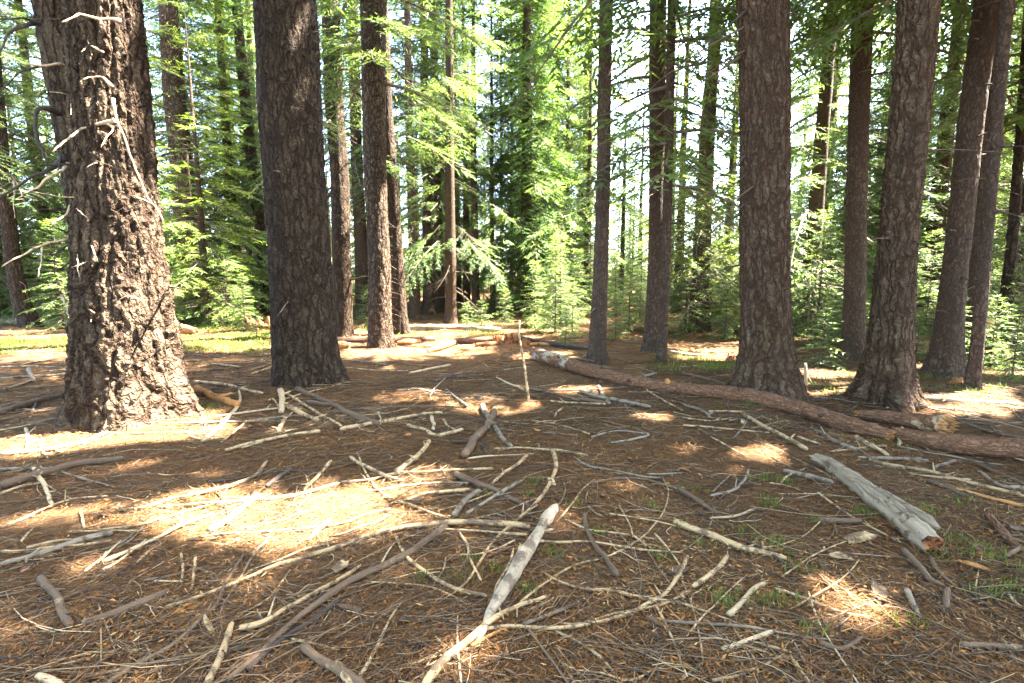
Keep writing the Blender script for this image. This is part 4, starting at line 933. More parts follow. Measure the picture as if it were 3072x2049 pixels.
# ------------------------------------------------------------------ fallen branches traced from the sheet: region, start width, end width, colour, points
ST = '''D 40 50 g 0,755 230,700 400,640 720,540 775,528|D 32 20 p 710,730 900,650 1100,560 1250,480 1470,395|D 52 36 p 1440,520 1540,470 1650,380 1770,265|D 18 24 t 800,380 1000,355 1180,300 1460,240 1740,150 1840,40
D 18 22 p 1080,360 1400,330 1700,310 2000,280 2340,190|D 20 14 t 0,500 150,440 300,370 500,300 740,280|D 26 12 g 0,95 300,90 500,140 800,220|D 55 38 b 0,200 300,120 560,50 860,20|D 28 24 p 230,90 290,180 330,270 365,340
D 54 58 b 280,840 380,960 440,1100 470,1180|D 46 20 b 740,1568 940,1440 1200,1300 1420,1090 1490,1030 1560,870 1690,660|D 24 42 t 1120,1050 1400,960 1680,850 1900,760 2150,690 2351,620 2551,550 2911,480 3151,460 3471,470 3651,490
D 62 44 t 1430,1568 1500,1430 1550,1300 1610,1150|D 48 50 b 1540,1568 1700,1440 1870,1290 2100,1090 2351,900 2500,820 2801,680 3001,540 3080,480|D 44 26 t 1650,1190 1800,1150 2000,1040 2351,850 2490,760|D 46 34 d 1700,1480 1900,1300 2150,1140 2340,1000
D 12 18 g 1500,1130 1560,990 1650,850 1750,680 1860,560|D 60 72 b 2090,1310 2200,1400 2351,1490 2500,1590|D 26 22 t 2120,590 2180,530 2240,470 2290,430|D 36 26 d 1830,220 1920,150 2010,90|D 22 26 t 2090,240 2180,150 2280,40
D 60 56 p 250,1520 340,1560 430,1600|D 12 16 p 940,740 985,700 1030,655|D 18 16 t 1250,680 1262,770 1255,850|D 22 18 t 1345,700 1340,800 1320,920|D 10 16 t 1640,1090 1800,1020 1900,930 2000,790|D 14 12 d 1390,1560 1480,1440 1600,1340 1800,1240 2000,1080 2200,960
D 18 12 d 0,1390 200,1380 500,1340 780,1240|D 18 14 p 0,265 150,210 280,190|D 22 12 p 700,790 800,740 1010,580|D 14 9 g 800,640 900,580 1000,480|D 26 20 t 180,640 380,590 540,580|D 16 10 t 480,530 800,520 1000,525|D 14 10 g 0,810 200,750 520,690
D 12 16 g 520,690 800,620 940,520|D 14 20 t 1700,800 1900,730 2120,640 2300,610|D 10 12 g 1690,810 1900,740 2100,700|D 13 10 p 1000,860 1130,865 1260,868|D 18 10 d 100,1240 240,1100 300,900|D 12 9 g 680,1030 740,1200 800,1360|D 14 10 t 1000,1290 1060,1420 1120,1560
D 10 9 t 1260,1270 1330,1370 1460,1440|D 22 14 t 2010,1270 2150,1300 2340,1340|D 12 10 t 2140,1290 2250,1120 2340,960|D 14 10 d 860,1170 1000,1080 1160,1010|D 12 8 g 430,980 560,940 700,900|D 20 15 t 560,380 570,450 585,510|D 16 10 p 150,590 190,540 230,500
E 24 70 t 1410,960 1250,1030 1100,1090 1000,1150 850,1290 700,1420 560,1590|E 26 30 t 970,1200 1150,1180 1400,1190 1600,1180 1900,1120 2100,1030 2250,930 2351,790 2390,690|E 16 22 t 1490,1150 1600,1165 1700,1150 1870,1095 2050,1060 2250,1010 2400,930|E 18 8 t 1230,1010 1400,880 1600,760 1850,690 2050,580 2180,450 2240,340 2250,230 2210,150
E 14 32 t 660,1025 850,890 960,730 1040,600 1200,450 1300,370 1400,260 1465,130 1475,40 1455,-30|E 20 32 t 370,550 440,680 600,820 800,920 1000,970|E 18 18 t 800,510 870,620 880,700 930,800 960,860|E 10 14 p 820,685 950,680 1080,640 1200,580|E 16 26 t 1400,810 1500,870 1650,915 1850,930 2050,980 2351,1020
E 26 44 b 1680,400 1690,500 1750,620 1830,720 1910,830|E 10 12 g 1700,250 1685,320 1740,390 1800,420|E 14 10 t 1490,450 1600,320 1650,250 1750,160|E 14 20 b 1720,190 1850,165 2000,155 2150,180 2351,240|E 46 30 b 780,130 900,180 1050,240 1150,290 1300,350|E 28 26 g 860,405 1000,320 1120,240 1240,175
E 42 36 g 770,420 820,350 880,290 960,245|E 20 24 t 1040,190 1120,120 1200,70 1290,-10|E 42 28 t 370,115 450,60 540,-10 610,-100|E 16 18 t 0,185 200,165 350,130 600,110 800,100 1050,90|E 20 28 t 440,310 560,270 720,250 880,235|E 12 20 t 110,-20 160,100 220,200 320,290 480,340 600,390 750,440|E 24 28 t 60,10 180,80 330,150 420,180
E 12 14 t 150,870 350,880 600,905 750,960 850,1020|E 34 10 p 100,1568 190,1420 280,1240 360,1090 420,1010|E 64 60 t -40,1440 20,1520 80,1600|E 9 12 g 430,1110 650,1110 850,1080 1050,1040 1180,1010|E 16 14 t 1500,1420 1620,1480 1800,1500 2000,1550 2150,1470|E 18 22 t 1480,1210 1600,1270 1720,1340 1800,1410 1880,1510|E 16 14 o 2120,910 2160,970 2250,1060 2351,1150
E 18 12 t 1540,445 1700,510 1850,530 2050,560 2170,580|E 14 12 p 2160,540 2250,640 2320,740 2351,850|E 16 10 t 1980,530 2100,620 2250,720|E 14 18 g 1600,10 1700,70 1850,100 2050,140 2200,160|E 24 26 g 1250,1160 1400,1110 1550,1050 1640,1010|E 16 24 d 2080,930 2140,1080 2170,1200 2190,1350 2180,1568|E 34 20 o 890,1310 1020,1240 1120,1190|E 14 10 p 480,1440 600,1400 800,1350 1000,1300
E 16 10 p 280,740 330,650 370,600|E 20 18 t 650,1250 700,1300 760,1340|E 14 12 t 1280,1070 1400,1020 1460,980|E 12 9 g 1050,400 1150,420 1300,400 1480,350 1540,250 1530,180|E 14 10 b 360,1270 420,1350 500,1440|E 12 8 t 640,880 700,790 720,700|E 10 8 p 700,1430 800,1440 940,1380 1240,1410|E 10 10 t 1500,1540 1580,1480 1700,1490
E 12 10 p 560,1500 640,1380 760,1300|E 14 9 t 0,1190 100,1120 200,1090 330,1100|E 10 8 d 560,480 600,570 760,600 900,610|E 14 8 g 1930,410 2000,380 2200,390|E 20 10 g 2100,130 2230,130 2351,120|E 12 8 d 1550,1040 1540,1100 1560,1170
F 48 40 t -60,460 200,550 400,630 550,670 710,715|F 16 14 t 930,255 1100,380 1250,470 1400,550 1510,600|F 36 32 t 70,910 180,830 280,740 312,685|F 42 30 p 310,1100 400,1010 490,920 560,875|F 36 30 p 270,1340 400,1300 520,1250 620,1210|F 22 12 p 640,920 850,990 1000,1050 1150,1090 1300,1110|F 20 6 t 0,1020 200,1090 400,1170 480,1230 620,1350 740,1500
F 12 14 t 0,870 50,990 90,1130 120,1280 140,1430|F 26 14 t 0,1530 70,1480 140,1430|F 12 8 g 970,1220 1080,1170 1160,1100|F 48 26 g 1540,930 1590,1040 1635,1130|F 46 40 b 1520,650 1620,760 1700,850 1800,890|F 30 26 b 1700,700 1780,820 1900,930|F 46 44 b 1830,930 1812,1050|F 54 46 b 1920,1310 2100,1320 2351,1330
F 12 12 g 1950,1000 2100,980 2260,945 2351,960|F 20 16 d 1910,880 2050,1000 2210,1130|F 22 24 t 1280,30 1400,60 1700,110 1950,180 2351,280|F 14 18 t 1560,125 1750,150 1990,170|F 24 24 o 1880,230 2100,290 2351,350|F 22 26 b 1990,40 2150,110 2351,200|F 22 26 g 1210,15 1450,20 1690,40|F 28 26 t 740,1380 800,1470 870,1560|F 14 16 g 770,1290 840,1420 910,1540
F 24 18 g 190,280 350,240 430,170 455,100|F 14 10 g 210,250 270,190 330,130|F 42 34 b 930,440 1080,450 1240,450|F 44 30 b -20,230 100,310 235,400|F 14 20 p 180,430 350,420 500,370|F 30 44 g 690,100 850,140 1040,195|F 50 26 b 950,1290 1100,1335 1240,1250|F 12 10 g 980,1510 1080,1420 1140,1310|F 16 12 d 1450,1240 1600,1380 1750,1520
F 12 16 d 1580,950 1750,1020 1880,1120|F 30 24 b 1700,180 1850,230 1930,280|F 20 26 g 2030,110 2200,210 2351,220|F 10 8 t 0,660 90,600 190,480 220,360|F 9 8 t 0,620 120,660 220,640 240,560|F 10 10 p 130,920 60,980 80,1100|F 16 10 t 310,1130 420,1300 500,1420 520,1560|F 22 18 p 490,1290 620,1320 750,1360|F 14 10 t 320,1370 450,1345 600,1340
F 10 10 t 600,190 740,215 860,270|F 22 26 g 1720,85 1800,60 1880,40|F 26 18 p 2250,960 2300,1020 2351,1060|F 30 30 b 2230,700 2300,650 2340,640|F 14 10 g 1000,660 1200,680 1450,700|F 12 8 d 800,1300 950,1350 1050,1360 1250,1360|F 14 10 d 350,1410 450,1460 580,1465
A 54 46 o 1350,1110 1470,1160 1640,1222|A 30 14 p 1390,1470 1500,1380 1600,1270 1650,1200 1650,1120|A 42 34 p 1930,1120 1950,1200 1935,1270|A 22 20 t 1330,1060 1550,1080 1700,1120 1810,1140|A 42 36 b 2040,1110 2200,1180 2360,1250 2500,1340|A 38 30 t 1980,1230 2100,1290 2200,1330|A 18 18 t 1970,1140 2080,1210 2200,1280 2351,1370
A 30 24 t 1910,1400 1960,1310|A 24 26 t 1550,1530 1750,1480 2000,1430 2200,1400|A 12 14 p 1480,1300 1700,1270 1930,1240|A 44 34 b 0,1270 200,1210 430,1150|A 16 20 g 0,1040 200,1025 470,1010|A 26 18 g 200,970 215,1020 240,1060|A 26 18 p 0,1560 300,1530 560,1480 760,1400 860,1370|A 12 14 b 1580,1010 1800,960 1950,900|A 14 10 t 1730,1010 1850,965 1960,905
A 18 14 g 30,1110 120,1085 220,1050|A 14 10 g 0,960 200,955 380,960|A 12 9 t 140,945 230,925 310,920|A 16 12 b 1290,1000 1450,980 1540,975|A 12 12 t 1380,960 1480,940 1660,960|A 20 18 p 180,1380 190,1460 185,1530|A 14 10 p 270,1480 300,1540 330,1590|A 22 16 d 150,1250 220,1260 250,1210|A 12 9 p 1300,1430 1400,1460 1520,1450
A 12 16 t 1520,1480 1600,1420 1700,1330|A 30 22 b 2110,1200 2200,1210 2330,1225|A 14 10 t 1850,1190 1880,1180 1930,1250|A 10 8 d 340,1300 350,1360 400,1400
B 40 26 g 975,1225 1010,1310 1060,1380 1110,1450 1175,1512|B 40 58 b 1060,1240 1010,1350 930,1440 840,1575|B 30 20 t 0,1390 200,1350 420,1310 620,1280 690,1275|B 26 26 t 450,1360 560,1390 650,1430 840,1390|B 20 18 t 1040,1525 1200,1520 1450,1530 1700,1568|B 14 26 g 720,1110 790,1170 860,1230|B 14 16 t 1440,1195 1600,1210 1820,1215
B 28 26 g 1640,1120 1800,1170 1950,1200 2130,1235|B 20 30 g 1770,1090 1800,1150 1845,1212|B 12 16 p 1070,1030 1150,1070 1260,1115|B 14 18 p 470,1000 620,970 750,945|B 10 14 g 760,1010 840,1000 900,990|B 10 12 g 0,910 180,925 320,945|B 10 12 t 2080,1100 2200,1180 2351,1260|B 12 12 t 1310,1330 1500,1360 1710,1420|B 26 22 p 620,1300 632,1340 636,1390
B 36 44 b -20,1250 100,1300 250,1350|B 16 12 b 1430,1130 1550,1170 1700,1195|B 12 12 d 1090,1370 1200,1350 1290,1320|B 26 18 b 1630,1180 1750,1195 1830,1200|B 16 10 d 640,1060 760,1020 900,1040|B 14 12 g 380,1120 520,1110 650,1140|B 20 16 g 2010,1035 2100,1020 2175,1000|B 18 12 b 1560,900 1680,910 1780,930|B 12 9 g 1670,940 1750,950 1860,970|B 24 20 d 760,1470 950,1490 1000,1560
B 16 12 t 700,1320 740,1370 800,1400|B 12 14 g 1720,1440 1900,1400 2120,1420|B 10 9 g 1950,1210 1990,1290 2020,1340|B 16 18 g 1850,1480 2000,1460 2120,1430|B 14 12 p 250,1270 270,1320 265,1360|B 18 22 b 1300,1110 1500,1150 1640,1190
C 26 34 t 420,1290 600,1390 740,1460 860,1530|C 34 26 t 1190,1440 1300,1500 1420,1570|C 22 24 g 0,1215 150,1270 190,1310|C 14 14 t 180,1265 300,1265 430,1270|C 22 26 g 880,1380 1050,1470 1200,1530|C 18 14 t 790,1440 870,1465 950,1490|C 12 12 t 1030,1540 1200,1520 1400,1500|C 14 13 t 1060,1150 1170,1120 1280,1125 1370,1180|C 18 22 b 1900,1330 2100,1400 2351,1450
C 12 12 d 1920,1310 1970,1290 2020,1275|C 14 12 t 0,1360 150,1370 350,1390 600,1410|C 12 14 t 200,1440 350,1530 430,1568|C 10 12 g 350,1450 400,1390 440,1330|C 12 10 g 900,1170 1050,1180 1200,1210|C 14 16 b 0,1000 200,1050 330,1090|C 14 10 p 1790,1195 1850,1170 1920,1145|C 12 10 t 480,1380 650,1340 750,1330|C 26 20 p 1500,1370 1510,1440 1490,1500
C 20 16 d 1350,1215 1550,1220 1800,1250|C 12 12 t 1400,1240 1700,1240 2000,1270 2300,1310|C 14 10 d 2050,1440 2200,1460 2351,1490|C 12 9 t 0,1310 200,1330 340,1310'''
CW = {'t': 'tan', 'p': 'bleached pale', 'g': 'grey', 'b': 'brown barky', 'd': 'dark', 'o': 'orange-tinged'}
LM = [((300, 970), 'the thickest trunk'), ((700, 885), 'the dark thick trunk'), ((1212, 920), 'the upright pole'), ((1180, 1290), 'the thick peeled limb'), ((2000, 1150), 'the silvery log'), ((1600, 885), 'the long fallen log'), ((700, 1172), 'the large sunlit patch'), ((1925, 1400), 'the right sunlit patch'), ((2035, 925), 'the reddish large trunk'), ((125, 1370), 'the ringed bark piece'), ((1070, 1500), 'the bottom sunlit patch'), ((2180, 985), 'the splintered log end'), ((1110, 980), 'the forked grey branch'), ((1640, 1360), 'the grass tuft in front'), ((60, 1010), 'the left sunlit needles'), ((650, 1480), 'the bottom left corner'), ((2200, 1450), 'the bottom right corner')]
used = {}
def lab(pts, mt, w, L):
    c = np.array(pts).mean(0); d = sorted((math.hypot(c[0]-a[0], 1.7*(c[1]-a[1])), a, n) for a, n in LM)
    (_, a, n) = d[0]; n2 = d[1][2]
    dx, dy = c[0]-a[0], 1.7*(c[1]-a[1])
    rel = ('left of' if dx < 0 else 'right of') if abs(dx) > abs(dy) else ('behind' if dy < 0 else 'in front of')
    thick = 'thick' if w > .034 else 'thin' if w < .012 else 'slender' if w < .02 else 'stout'
    ln = 'long' if L > 1.3 else 'short' if L < .45 else ''
    chord = math.hypot(pts[0][0]-pts[-1][0], pts[0][1]-pts[-1][1]); arc = sum(math.hypot(p[0]-q[0], p[1]-q[1]) for p, q in zip(pts, pts[1:]))
    cur = 'curved' if arc > chord*1.04 else 'straight'
    sl = (pts[-1][1]-pts[0][1])/((pts[-1][0]-pts[0][0]) or 1e-6)
    ori = 'lying level' if abs(sl) < .22 else 'pointing at the viewer' if abs(sl) > 1.6 else 'rising to the right' if sl < 0 else 'falling to the right'
    for t_ in (f'{thick} {ln} {CW[mt]} {cur} branch {rel} {n}', f'{thick} {ln} {CW[mt]} {cur} branch {rel} {n}, {ori}', f'{thick} {ln} {CW[mt]} {cur} branch {rel} {n} toward {n2}, {ori}'):
        t_ = ' '.join(t_.split())
        if len(t_.split()) > 16: t_ = ' '.join(t_.split()[len(t_.split())-16:])
        if t_ not in used: break
    if t_ in used:
        k = used[t_] = used[t_]+1
        t_ = t_.replace('branch', {2: 'stick', 3: 'twig', 4: 'rod'}.get(k, 'piece'))
    used.setdefault(t_, 1)
    return t_
def branch_obj(name, P, R, mat, seed, parent=None, step=.03, n=8, wig=.45, **kw):
    P, R = smooth_path(P, R, step)
    s = np.linspace(0, 1, len(P)); a = R.mean()*wig
    P = P+np.stack([noise3(P[:, 0]*7, P[:, 1]*7, P[:, 2]*7, seed+i*3)*(1, 1, .4)[i] for i in range(3)], 1)*a*1.2
    R = R*(1+.08*noise3(s*17*max(.5, len(P)/30), s*0+seed, s*0, seed))
    if parent is None: P[:, 2] = np.maximum(P[:, 2], ground(P[:, 0], P[:, 1])+R*.55+.009)
    R[-1] *= .6; R[0] *= .8
    V, Q, tc = tube(P, R, n, seed, .10)
    o = np.zeros(3) if parent is not None else np.array([P[0][0], P[0][1], float(ground(P[0][0], P[0][1]))])
    return obj(name, mesh_np(name, V-o, Q, [M[mat]], None, {'tc': tc}), parent, loc=o, **kw)
k = 0
sticks = [x.strip() for ln in ST.split('\n') for x in ln.split('|') if x.strip()]
for st in sticks:
    f_ = st.split(); rg, w0, w1, mt = f_[0], float(f_[1]), float(f_[2]), f_[3]
    pts = [tuple(map(float, p.split(','))) for p in f_[4:]]
    P, R = [], []; px_pts = []
    for i, (x, y) in enumerate(pts):
        px, py = reg(rg, x, y); px_pts.append((px*K, py*K)); w = w0+(w1-w0)*i/(len(pts)-1)
        q = on_ground(px, py); rad = w/6.888/2*q[1]/F
        lift = rad*.7+.004+.012*random.random()
        q = on_ground(px, py, lift); P.append(q); R.append(w/6.888/2*q[1]/F*1.06)
    P = np.array(P); R = np.array(R); L = np.linalg.norm(np.diff(P, axis=0), axis=1).sum()
    b = branch_obj('fallen_branch', P, R, mt, k, step=max(.02, L/40), n=10 if R.mean() > .012 else 8, label=lab(px_pts, mt, R.mean()*2, L), cat='branch', group='branches lying on the forest floor')
    # knots and twig stubs
    if L > .5 and R.mean() > .007:
        for _ in range(random.randint(1, 3)):
            s = random.uniform(.15, .85); i = min(len(P)-2, int(s*(len(P)-1))); f2 = s*(len(P)-1)-i
            p = P[i]*(1-f2)+P[i+1]*f2-np.array(b.location); T = norm(P[i+1]-P[i]); d = norm(T*random.uniform(.2, .9)+np.array([random.gauss(0, .7), random.gauss(0, .7), random.uniform(.05, .5)]))
            l = random.uniform(.03, .10)+R.mean()*2
            piece('twig_stub', b, np.array([p, p+d*l*.5, p+d*l]), [R.mean()*.55, R.mean()*.4, R.mean()*.2], mt, 6, .15, k)
    k += 1
# the thick peeled limb in the middle foreground
def limb(pts, rg='E', lift=0.0):
    P, R = [], []
    for x, y, w in pts:
        px, py = reg(rg, x, y); q = on_ground(px, py); rad = w/6.888/2*q[1]/F; q = on_ground(px, py, rad*.55+lift); P.append(q); R.append(rad)
    return np.array(P), np.array(R)
P, R = limb([(1482, 345, 22), (1455, 385, 70), (1415, 440, 92), (1385, 490, 72), (1345, 560, 84), (1280, 660, 98), (1200, 790, 108), (1120, 930, 108), (1050, 1050, 84), (995, 1170, 60), (940, 1280, 44), (905, 1330, 20)])
lb = branch_obj('fallen_limb', P, R, 'peel', 400, step=.02, n=18, wig=.2, label='thick peeled pale limb with side branches in the middle foreground', cat='branch')
lo = np.array(lb.location)
for pts in ([(1350, 590, 26), (1500, 597, 18), (1700, 592, 16), (1900, 620, 16), (2100, 650, 14), (2351, 668, 12)], [(1290, 545, 24), (1100, 535, 18), (900, 515, 14), (650, 505, 12)], [(1190, 640, 16), (1165, 740, 24), (1085, 870, 22), (1062, 970, 18), (1120, 1130, 16)], [(1390, 520, 30), (1430, 515, 24), (1470, 505, 10)], [(1235, 610, 26), (1225, 660, 20), (1228, 690, 10)]):
    P, R = limb(pts, lift=.02); branch_obj('side_branch', P-lo, R, 't', 401, parent=lb, step=.03, n=8)

# loose sticks, scattered, each its own
def scatter_xy(r, dmin, dmax, p=1.0):
    d = dmin*(dmax/dmin)**(r.random()**p); return r.uniform(-1.25, 1.25)*(d+.4), d
def clear(x, y, rad=.0):
    return all((x-h['base'][0])**2+(y-h['base'][1])**2 > (h['r']*1.15+rad)**2 for h in HERO)
r = np.random.default_rng(5)
for i in range(190):
    x, y = scatter_xy(r, 1.7, 15)
    if not clear(x, y, .15): continue
    L = r.uniform(.25, .9)*(1 if y < 5 else 1.6); a = r.normal(.35, .7) if x < 0 else r.normal(-.3, .9)
    n = 5; s = np.linspace(-.5, .5, n); cv = r.normal(0, .18)
    X = x+L*(s*math.cos(a)-cv*s*s*math.sin(a)); Y = y+L*(s*math.sin(a)+cv*s*s*math.cos(a))
    rad = r.uniform(.004, .010)*(1 if y < 5 else 1.5)
    P = np.stack([X, Y, ground(X, Y)+rad+r.uniform(0, .02, n)], 1)
    px_, py_ = to_px(np.array([[x, y, 0.0]])); px_, py_ = px_[0]*K, py_[0]*K; nl = min((math.hypot(px_-a_[0], 1.7*(py_-a_[1])), n_, a_) for a_, n_ in LM)
    wh = f"{'left' if px_ < nl[2][0] else 'right'} of {nl[1]}, {'farther off' if py_ < nl[2][1] else 'nearer'}" if True else ('left' if x < -.35*y else 'right' if x > .35*y else 'middle')+(' foreground' if y < 4 else ' clearing' if y < 8 else ' back of the clearing')
    mt = r.choice(['t', 'g', 'b', 'd', 'p'], p=[.24, .22, .28, .18, .08])
    branch_obj('fallen_stick', P, np.linspace(rad, rad*.6, n), mt, 500+i, step=L/14, n=6, label=f"loose {'longer' if L > .6 else 'short'} {CW[mt]} stick {wh}", cat='stick', group=f"loose {'longer' if L > .6 else 'short'} {CW[mt]} sticks {wh}")

# bark chips and wood flakes
r = np.random.default_rng(15)
FEET = [(n_, k_) for k_ in range(8) for n_ in ('T1', 'T2', 'T11', 'T13')]
for i in range(46+len(FEET)):
    x, y = scatter_xy(r, 1.75, 6.5)
    foot = None
    if i >= 46:
        foot = FEET[i-46][0]; hb = HB[foot]; a_ = r.uniform(-2.9, -.2); rd = hb['r']*r.uniform(1.35, 2.1); x, y = hb['base'][0]+rd*math.cos(a_), hb['base'][1]+rd*math.sin(a_)
    if i < 6: x, y = [on_ground(*reg('D', 190, 790))[:2], on_ground(*reg('F', 1230, 590))[:2], on_ground(*reg('F', 1090, 720))[:2], on_ground(*reg('F', 1350, 960))[:2], on_ground(*reg('F', 2000, 780))[:2], on_ground(*reg('E', 1080, 690))[:2]][i]
    a, b_ = r.uniform(.03, .075)*(1.5 if i < 6 else 1), r.uniform(.015, .035)*(1.4 if i < 6 else 1); n = 12; th = np.linspace(0, 6.283, n, endpoint=False)
    rr = 1+.3*noise3(np.cos(th)*2, np.sin(th)*2, 0*th+i, i)
    top = np.stack([a*rr*np.cos(th), b_*rr*np.sin(th), .006+.25*(b_*np.sin(th))**2/b_], 1); bot = top*np.array([.94, .94, 1])-np.array([0, 0, .007])
    V = np.vstack([top, bot, [[0, 0, .008]], [[0, 0, -.002]]]); Q = [(j, (j+1) % n, n+(j+1) % n, n+j)[::-1] for j in range(n)]
    for j in range(0, n, 2): Q.append((2*n, j, j+1, (j+2) % n)); Q.append((2*n+1, n+(j+2) % n, n+j+1, n+j))
    mt = r.choice(['o', 'log', 't', 'b']) if foot is None else 'b'
    o = obj('bark_chip', mesh_np('bark_chip', V, Q, [M[mt]], None, {'tc': V[:, [1, 2, 0]]}, smooth=False), loc=(x, y, float(ground(x, y))+.014), label=f"brown bark flake at the foot of {({'T1': 'the thickest trunk', 'T2': 'the dark thick trunk', 'T11': 'the lichen-flecked trunk', 'T13': 'the reddish large trunk'})[foot]}" if foot else f"loose flake of {({'o': 'orange wood', 'log': 'reddish bark', 't': 'tan wood', 'b': 'brown bark'})[mt]} on litter {'at left' if x < -.5 else 'at right' if x > .7 else 'in the middle'} {'close by' if y < 3 else 'farther off'}", cat='bark', group=f'bark flakes around {foot and HB[foot]["label"][:30]}' if foot else 'flakes of bark and wood on the litter')
    o.rotation_euler = (r.normal(0, .2), r.normal(0, .2), r.uniform(0, 6.28))

# ------------------------------------------------------------------ litter nobody could count
def litter_twigs(n, seed, dmin, dmax, lmin, lmax, rmin, rmax, p=1.0):
    r = np.random.default_rng(seed); d = dmin*(dmax/dmin)**(r.random(n)**p); x = r.uniform(-1.3, 1.3, n)*(d+.5); y = d
    ok = np.ones(n, bool)
    for h in HERO: ok &= (x-h['base'][0])**2+(y-h['base'][1])**2 > (h['r']*1.2)**2
    x, y = x[ok], y[ok]; n = len(x)
    L = r.uniform(lmin, lmax, n)*r.uniform(.5, 1, n); a = np.where(r.random(n) < .6, np.where(x < .3, r.normal(.3, .6, n), r.normal(-.3, .8, n)), r.uniform(0, 6.28, n)); cv = r.normal(0, .6, n)
    rad = np.maximum(r.uniform(rmin, rmax, n), y*.0005)
    ns = 5; s = np.linspace(-.5, .5, ns)[None, :]
    X = x[:, None]+L[:, None]*(s*np.cos(a)[:, None]-cv[:, None]*s*s*np.sin(a)[:, None]); Y = y[:, None]+L[:, None]*(s*np.sin(a)[:, None]+cv[:, None]*s*s*np.cos(a)[:, None])
    X = X+r.normal(0, .03, X.shape)*L[:, None]*.5; Y = Y+r.normal(0, .03, X.shape)*L[:, None]*.5
    Z = ground(X, Y)+.006+r.uniform(0, .022, (n, 1))+r.normal(0, .006, X.shape)
    P = np.stack([X, Y, Z], -1)
    T = norm(np.gradient(P, axis=1)); A = norm(np.cross(T, np.array([0, 0, 1.0]))); B = np.cross(T, A)
    th = np.array([0, 2.094, 4.189]); tap = np.linspace(1, .55, ns)
    V = P[:, :, None, :]+(rad[:, None]*tap)[:, :, None, None]*(np.cos(th)[None, None, :, None]*A[:, :, None, :]+np.sin(th)[None, None, :, None]*B[:, :, None, :])
    base = (np.arange(n)*ns*3)[:, None, None]; i = np.arange(ns-1)[None, :, None]; j = np.arange(3)[None, None, :]
    Q = np.stack([base+i*3+j, base+i*3+(j+1) % 3, base+(i+1)*3+(j+1) % 3, base+(i+1)*3+j], -1).reshape(-1, 4)
    tint = np.repeat(np.clip(r.normal(.38, .24, n), 0, 1), ns*3)
    return V.reshape(-1, 3), Q, tint
def join(parts):
    V, Q, T, off = [], [], [], 0
    for v, q, t in parts: V.append(v); Q.append(q+off); T.append(t); off += len(v)
    return np.vstack(V), np.vstack(Q), np.concatenate(T)
V, Q, T = join([litter_twigs(8200, 1, 1.45, 7, .10, .42, .0010, .0026), litter_twigs(2300, 2, 1.5, 9, .3, 1.1, .0014, .0034), litter_twigs(4200, 3, 5, 17, .3, 1.2, .002, .006)])
obj('twig_litter', mesh_np('twig_litter', V, Q, [M['twigs']], None, {'tint': T}), label='tangle of fine grey and tan twigs covering the forest floor', cat='twigs', kind='stuff')
def litter_needles(n, seed, dmin, dmax, lmin, lmax, wd, p=1.0):
    r = np.random.default_rng(seed); d = dmin*(dmax/dmin)**(r.random(n)**p); x = r.uniform(-1.3, 1.3, n)*(d+.5); y = d
    ok = np.ones(n, bool)
    for h in HERO: ok &= (x-h['base'][0])**2+(y-h['base'][1])**2 > (h['r']*1.15)**2
    x, y = x[ok], y[ok]; n = len(x)
    cl = .5+.5*noise3(x*1.2, y*1.2, 0*x, 91)
    L = r.uniform(lmin, lmax, n)*np.maximum(1, y/4); a = r.uniform(0, 6.28, n); el = r.normal(.06, .22, n); w = np.maximum(wd*r.uniform(.6, 1.4, n), y*.0006)
    D = np.stack([np.cos(a)*np.cos(el), np.sin(a)*np.cos(el), np.sin(el)], 1); S = norm(np.stack([-np.sin(a), np.cos(a), r.normal(0, .4, n)], 1))
    P = np.stack([x, y, ground(x, y)+r.uniform(.002, .026, n)+.012*r.random(n)**4], 1)
    q = np.stack([P-D*L[:, None]/2, P+S*w[:, None], P+D*L[:, None]/2, P-S*w[:, None]], 1)
    return q.reshape(-1, 3), np.arange(n*4).reshape(-1, 4), np.repeat(np.clip(r.normal(.45, .22, n)+.45*(cl-.5), 0, 1), 4)
V, Q, T = join([litter_needles(95000, 11, 1.45, 6.5, .02, .06, .0012), litter_needles(40000, 12, 4, 18, .03, .08, .0025), litter_needles(22000, 13, 1.5, 9, .02, .045, .0045)])
obj('needle_litter', mesh_np('needle_litter', V, Q, [M['needles']], None, {'tint': T}, smooth=False), label='rust-brown fallen needles carpeting the forest floor', cat='needles', kind='stuff')

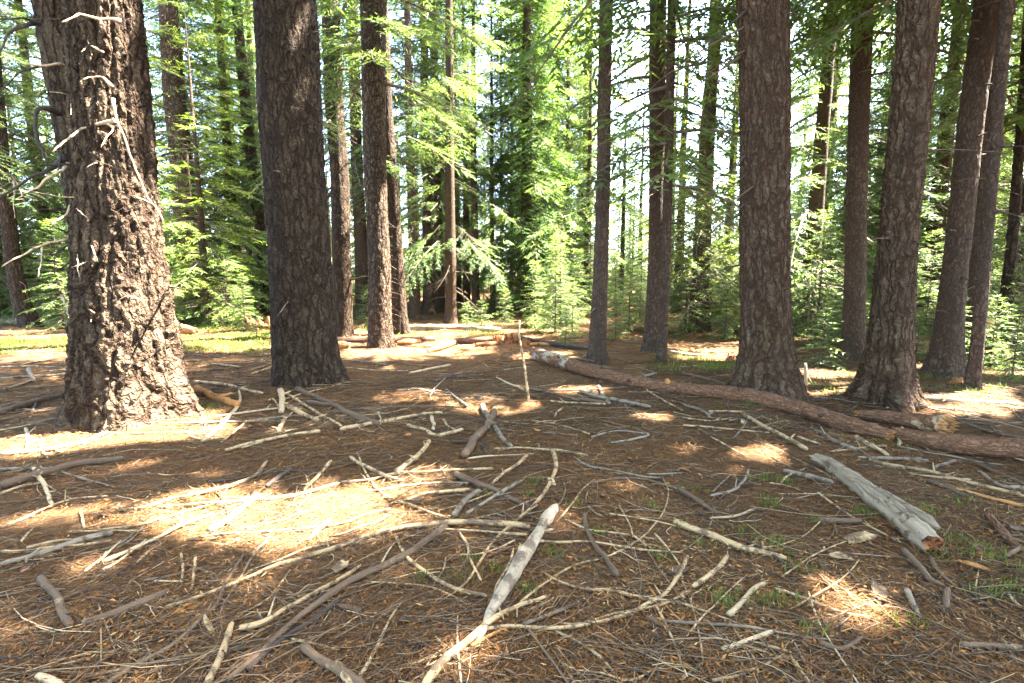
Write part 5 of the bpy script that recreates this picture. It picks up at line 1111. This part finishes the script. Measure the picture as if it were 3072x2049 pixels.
# ------------------------------------------------------------------ grass
def grass(name, label, spots, seed, hmin, hmax):
    """spots: (sheet x, sheet y, radius m, blades)"""
    r = np.random.default_rng(seed); Vs, Ts = [], []
    for sx, sy, rad, nb in spots:
        g = on_ground(sx/K, sy/K); a = r.uniform(0, 6.28, nb); rr = rad*1.5*np.sqrt(r.random(nb))*(.2+.8*r.random(nb)); x = g[0]+rr*np.cos(a)*1.3; y = g[1]+rr*np.sin(a)
        h = r.uniform(hmin, hmax, nb); b = r.uniform(0, 6.28, nb); bend = r.uniform(.1, .7, nb)*h; w = np.maximum(r.uniform(.0016, .003, nb), y*.0006)
        S = np.stack([-np.sin(b), np.cos(b), 0*b], 1)*w[:, None]; P0 = np.stack([x, y, ground(x, y)], 1); O = np.stack([np.cos(b), np.sin(b), 0*b], 1)
        P1_ = P0+O*(bend*.3)[:, None]+np.array([0, 0, 1])*(h*.6)[:, None]; P2_ = P0+O*bend[:, None]+np.array([0, 0, 1])*h[:, None]
        Vs.append(np.stack([P0+S, P0-S, P1_-S*.8, P1_+S*.8, P2_-S*.1, P2_+S*.1], 1).reshape(-1, 3)); Ts.append(np.repeat(np.clip(r.normal(.55, .2, nb), .12, 1), 6))
    V = np.vstack(Vs); n = len(V)//6; b = np.arange(n)[:, None]*6
    Q = np.concatenate([b+np.array([[0, 1, 2, 3]]), b+np.array([[3, 2, 4, 5]])])
    obj(name, mesh_np(name, V, Q, [M['grass']], None, {'tint': np.concatenate(Ts)}, smooth=False), label=label, cat='grass', kind='stuff')
r = np.random.default_rng(8)
sp = [(reg('E', x, y)[0]*K, reg('E', x, y)[1]*K, .045, 34) for x, y in ((1330, 190), (970, 270), (1600, 350), (2150, 370), (2330, 500), (1780, 540), (560, 850), (810, 860), (1060, 800), (1270, 930), (2200, 700), (880, 720), (1290, 280))]
sp += [(reg('F', x, y)[0]*K, reg('F', x, y)[1]*K, rd, n) for x, y, rd, n in ((300, 1010, .07, 90), (570, 170, .06, 50), (700, 190, .05, 40), (590, 340, .06, 50), (430, 540, .07, 50), (600, 600, .08, 60), (690, 660, .07, 45), (1240, 400, .05, 40), (1380, 430, .05, 35), (690, 1020, .07, 60), (800, 790, .05, 45), (1900, 590, .10, 70), (2010, 680, .08, 60), (1730, 690, .06, 40), (1930, 340, .08, 40), (2300, 930, .09, 110), (2080, 960, .08, 50), (1540, 1170, .07, 45), (890, 1210, .05, 35), (100, 250, .08, 40), (110, 630, .06, 30), (540, 1010, .05, 40), (950, 470, .05, 30), (2150, 700, .08, 45), (2300, 780, .08, 40), (1670, 380, .06, 40))]
grass('grass_tufts', 'thin green grass tufts sprouting through the litter', [(a_, b_, c_*1.25, int(d_*1.3)) for a_, b_, c_, d_ in sp], 1, .018, .058)
sp = [(r.uniform(-160, 175), r.uniform(776, 815), .35, 150) for _ in range(46)]+[(r.uniform(405, 615), r.uniform(745, 812), .35, 110) for _ in range(46)]+[(r.uniform(820, 1150), r.uniform(752, 775), .4, 60) for _ in range(16)]+[(r.uniform(1520, 1690), r.uniform(815, 850), .3, 60) for _ in range(16)]+[(r.uniform(1850, 2350), r.uniform(860, 905), .3, 60) for _ in range(14)]
grass('grass_strip', 'sunlit yellow-green grass at the back of the clearing', sp, 2, .03, .085)
sp = [(485, 935, .12, 120), (1265, 1275/1, .05, 50), (470, 1220, .05, 30), (1720, 935, .12, 60), (2050, 1020, .2, 60)]
grass('grass_patch', 'small mossy green clumps beside logs and trunk', sp, 3, .02, .06)
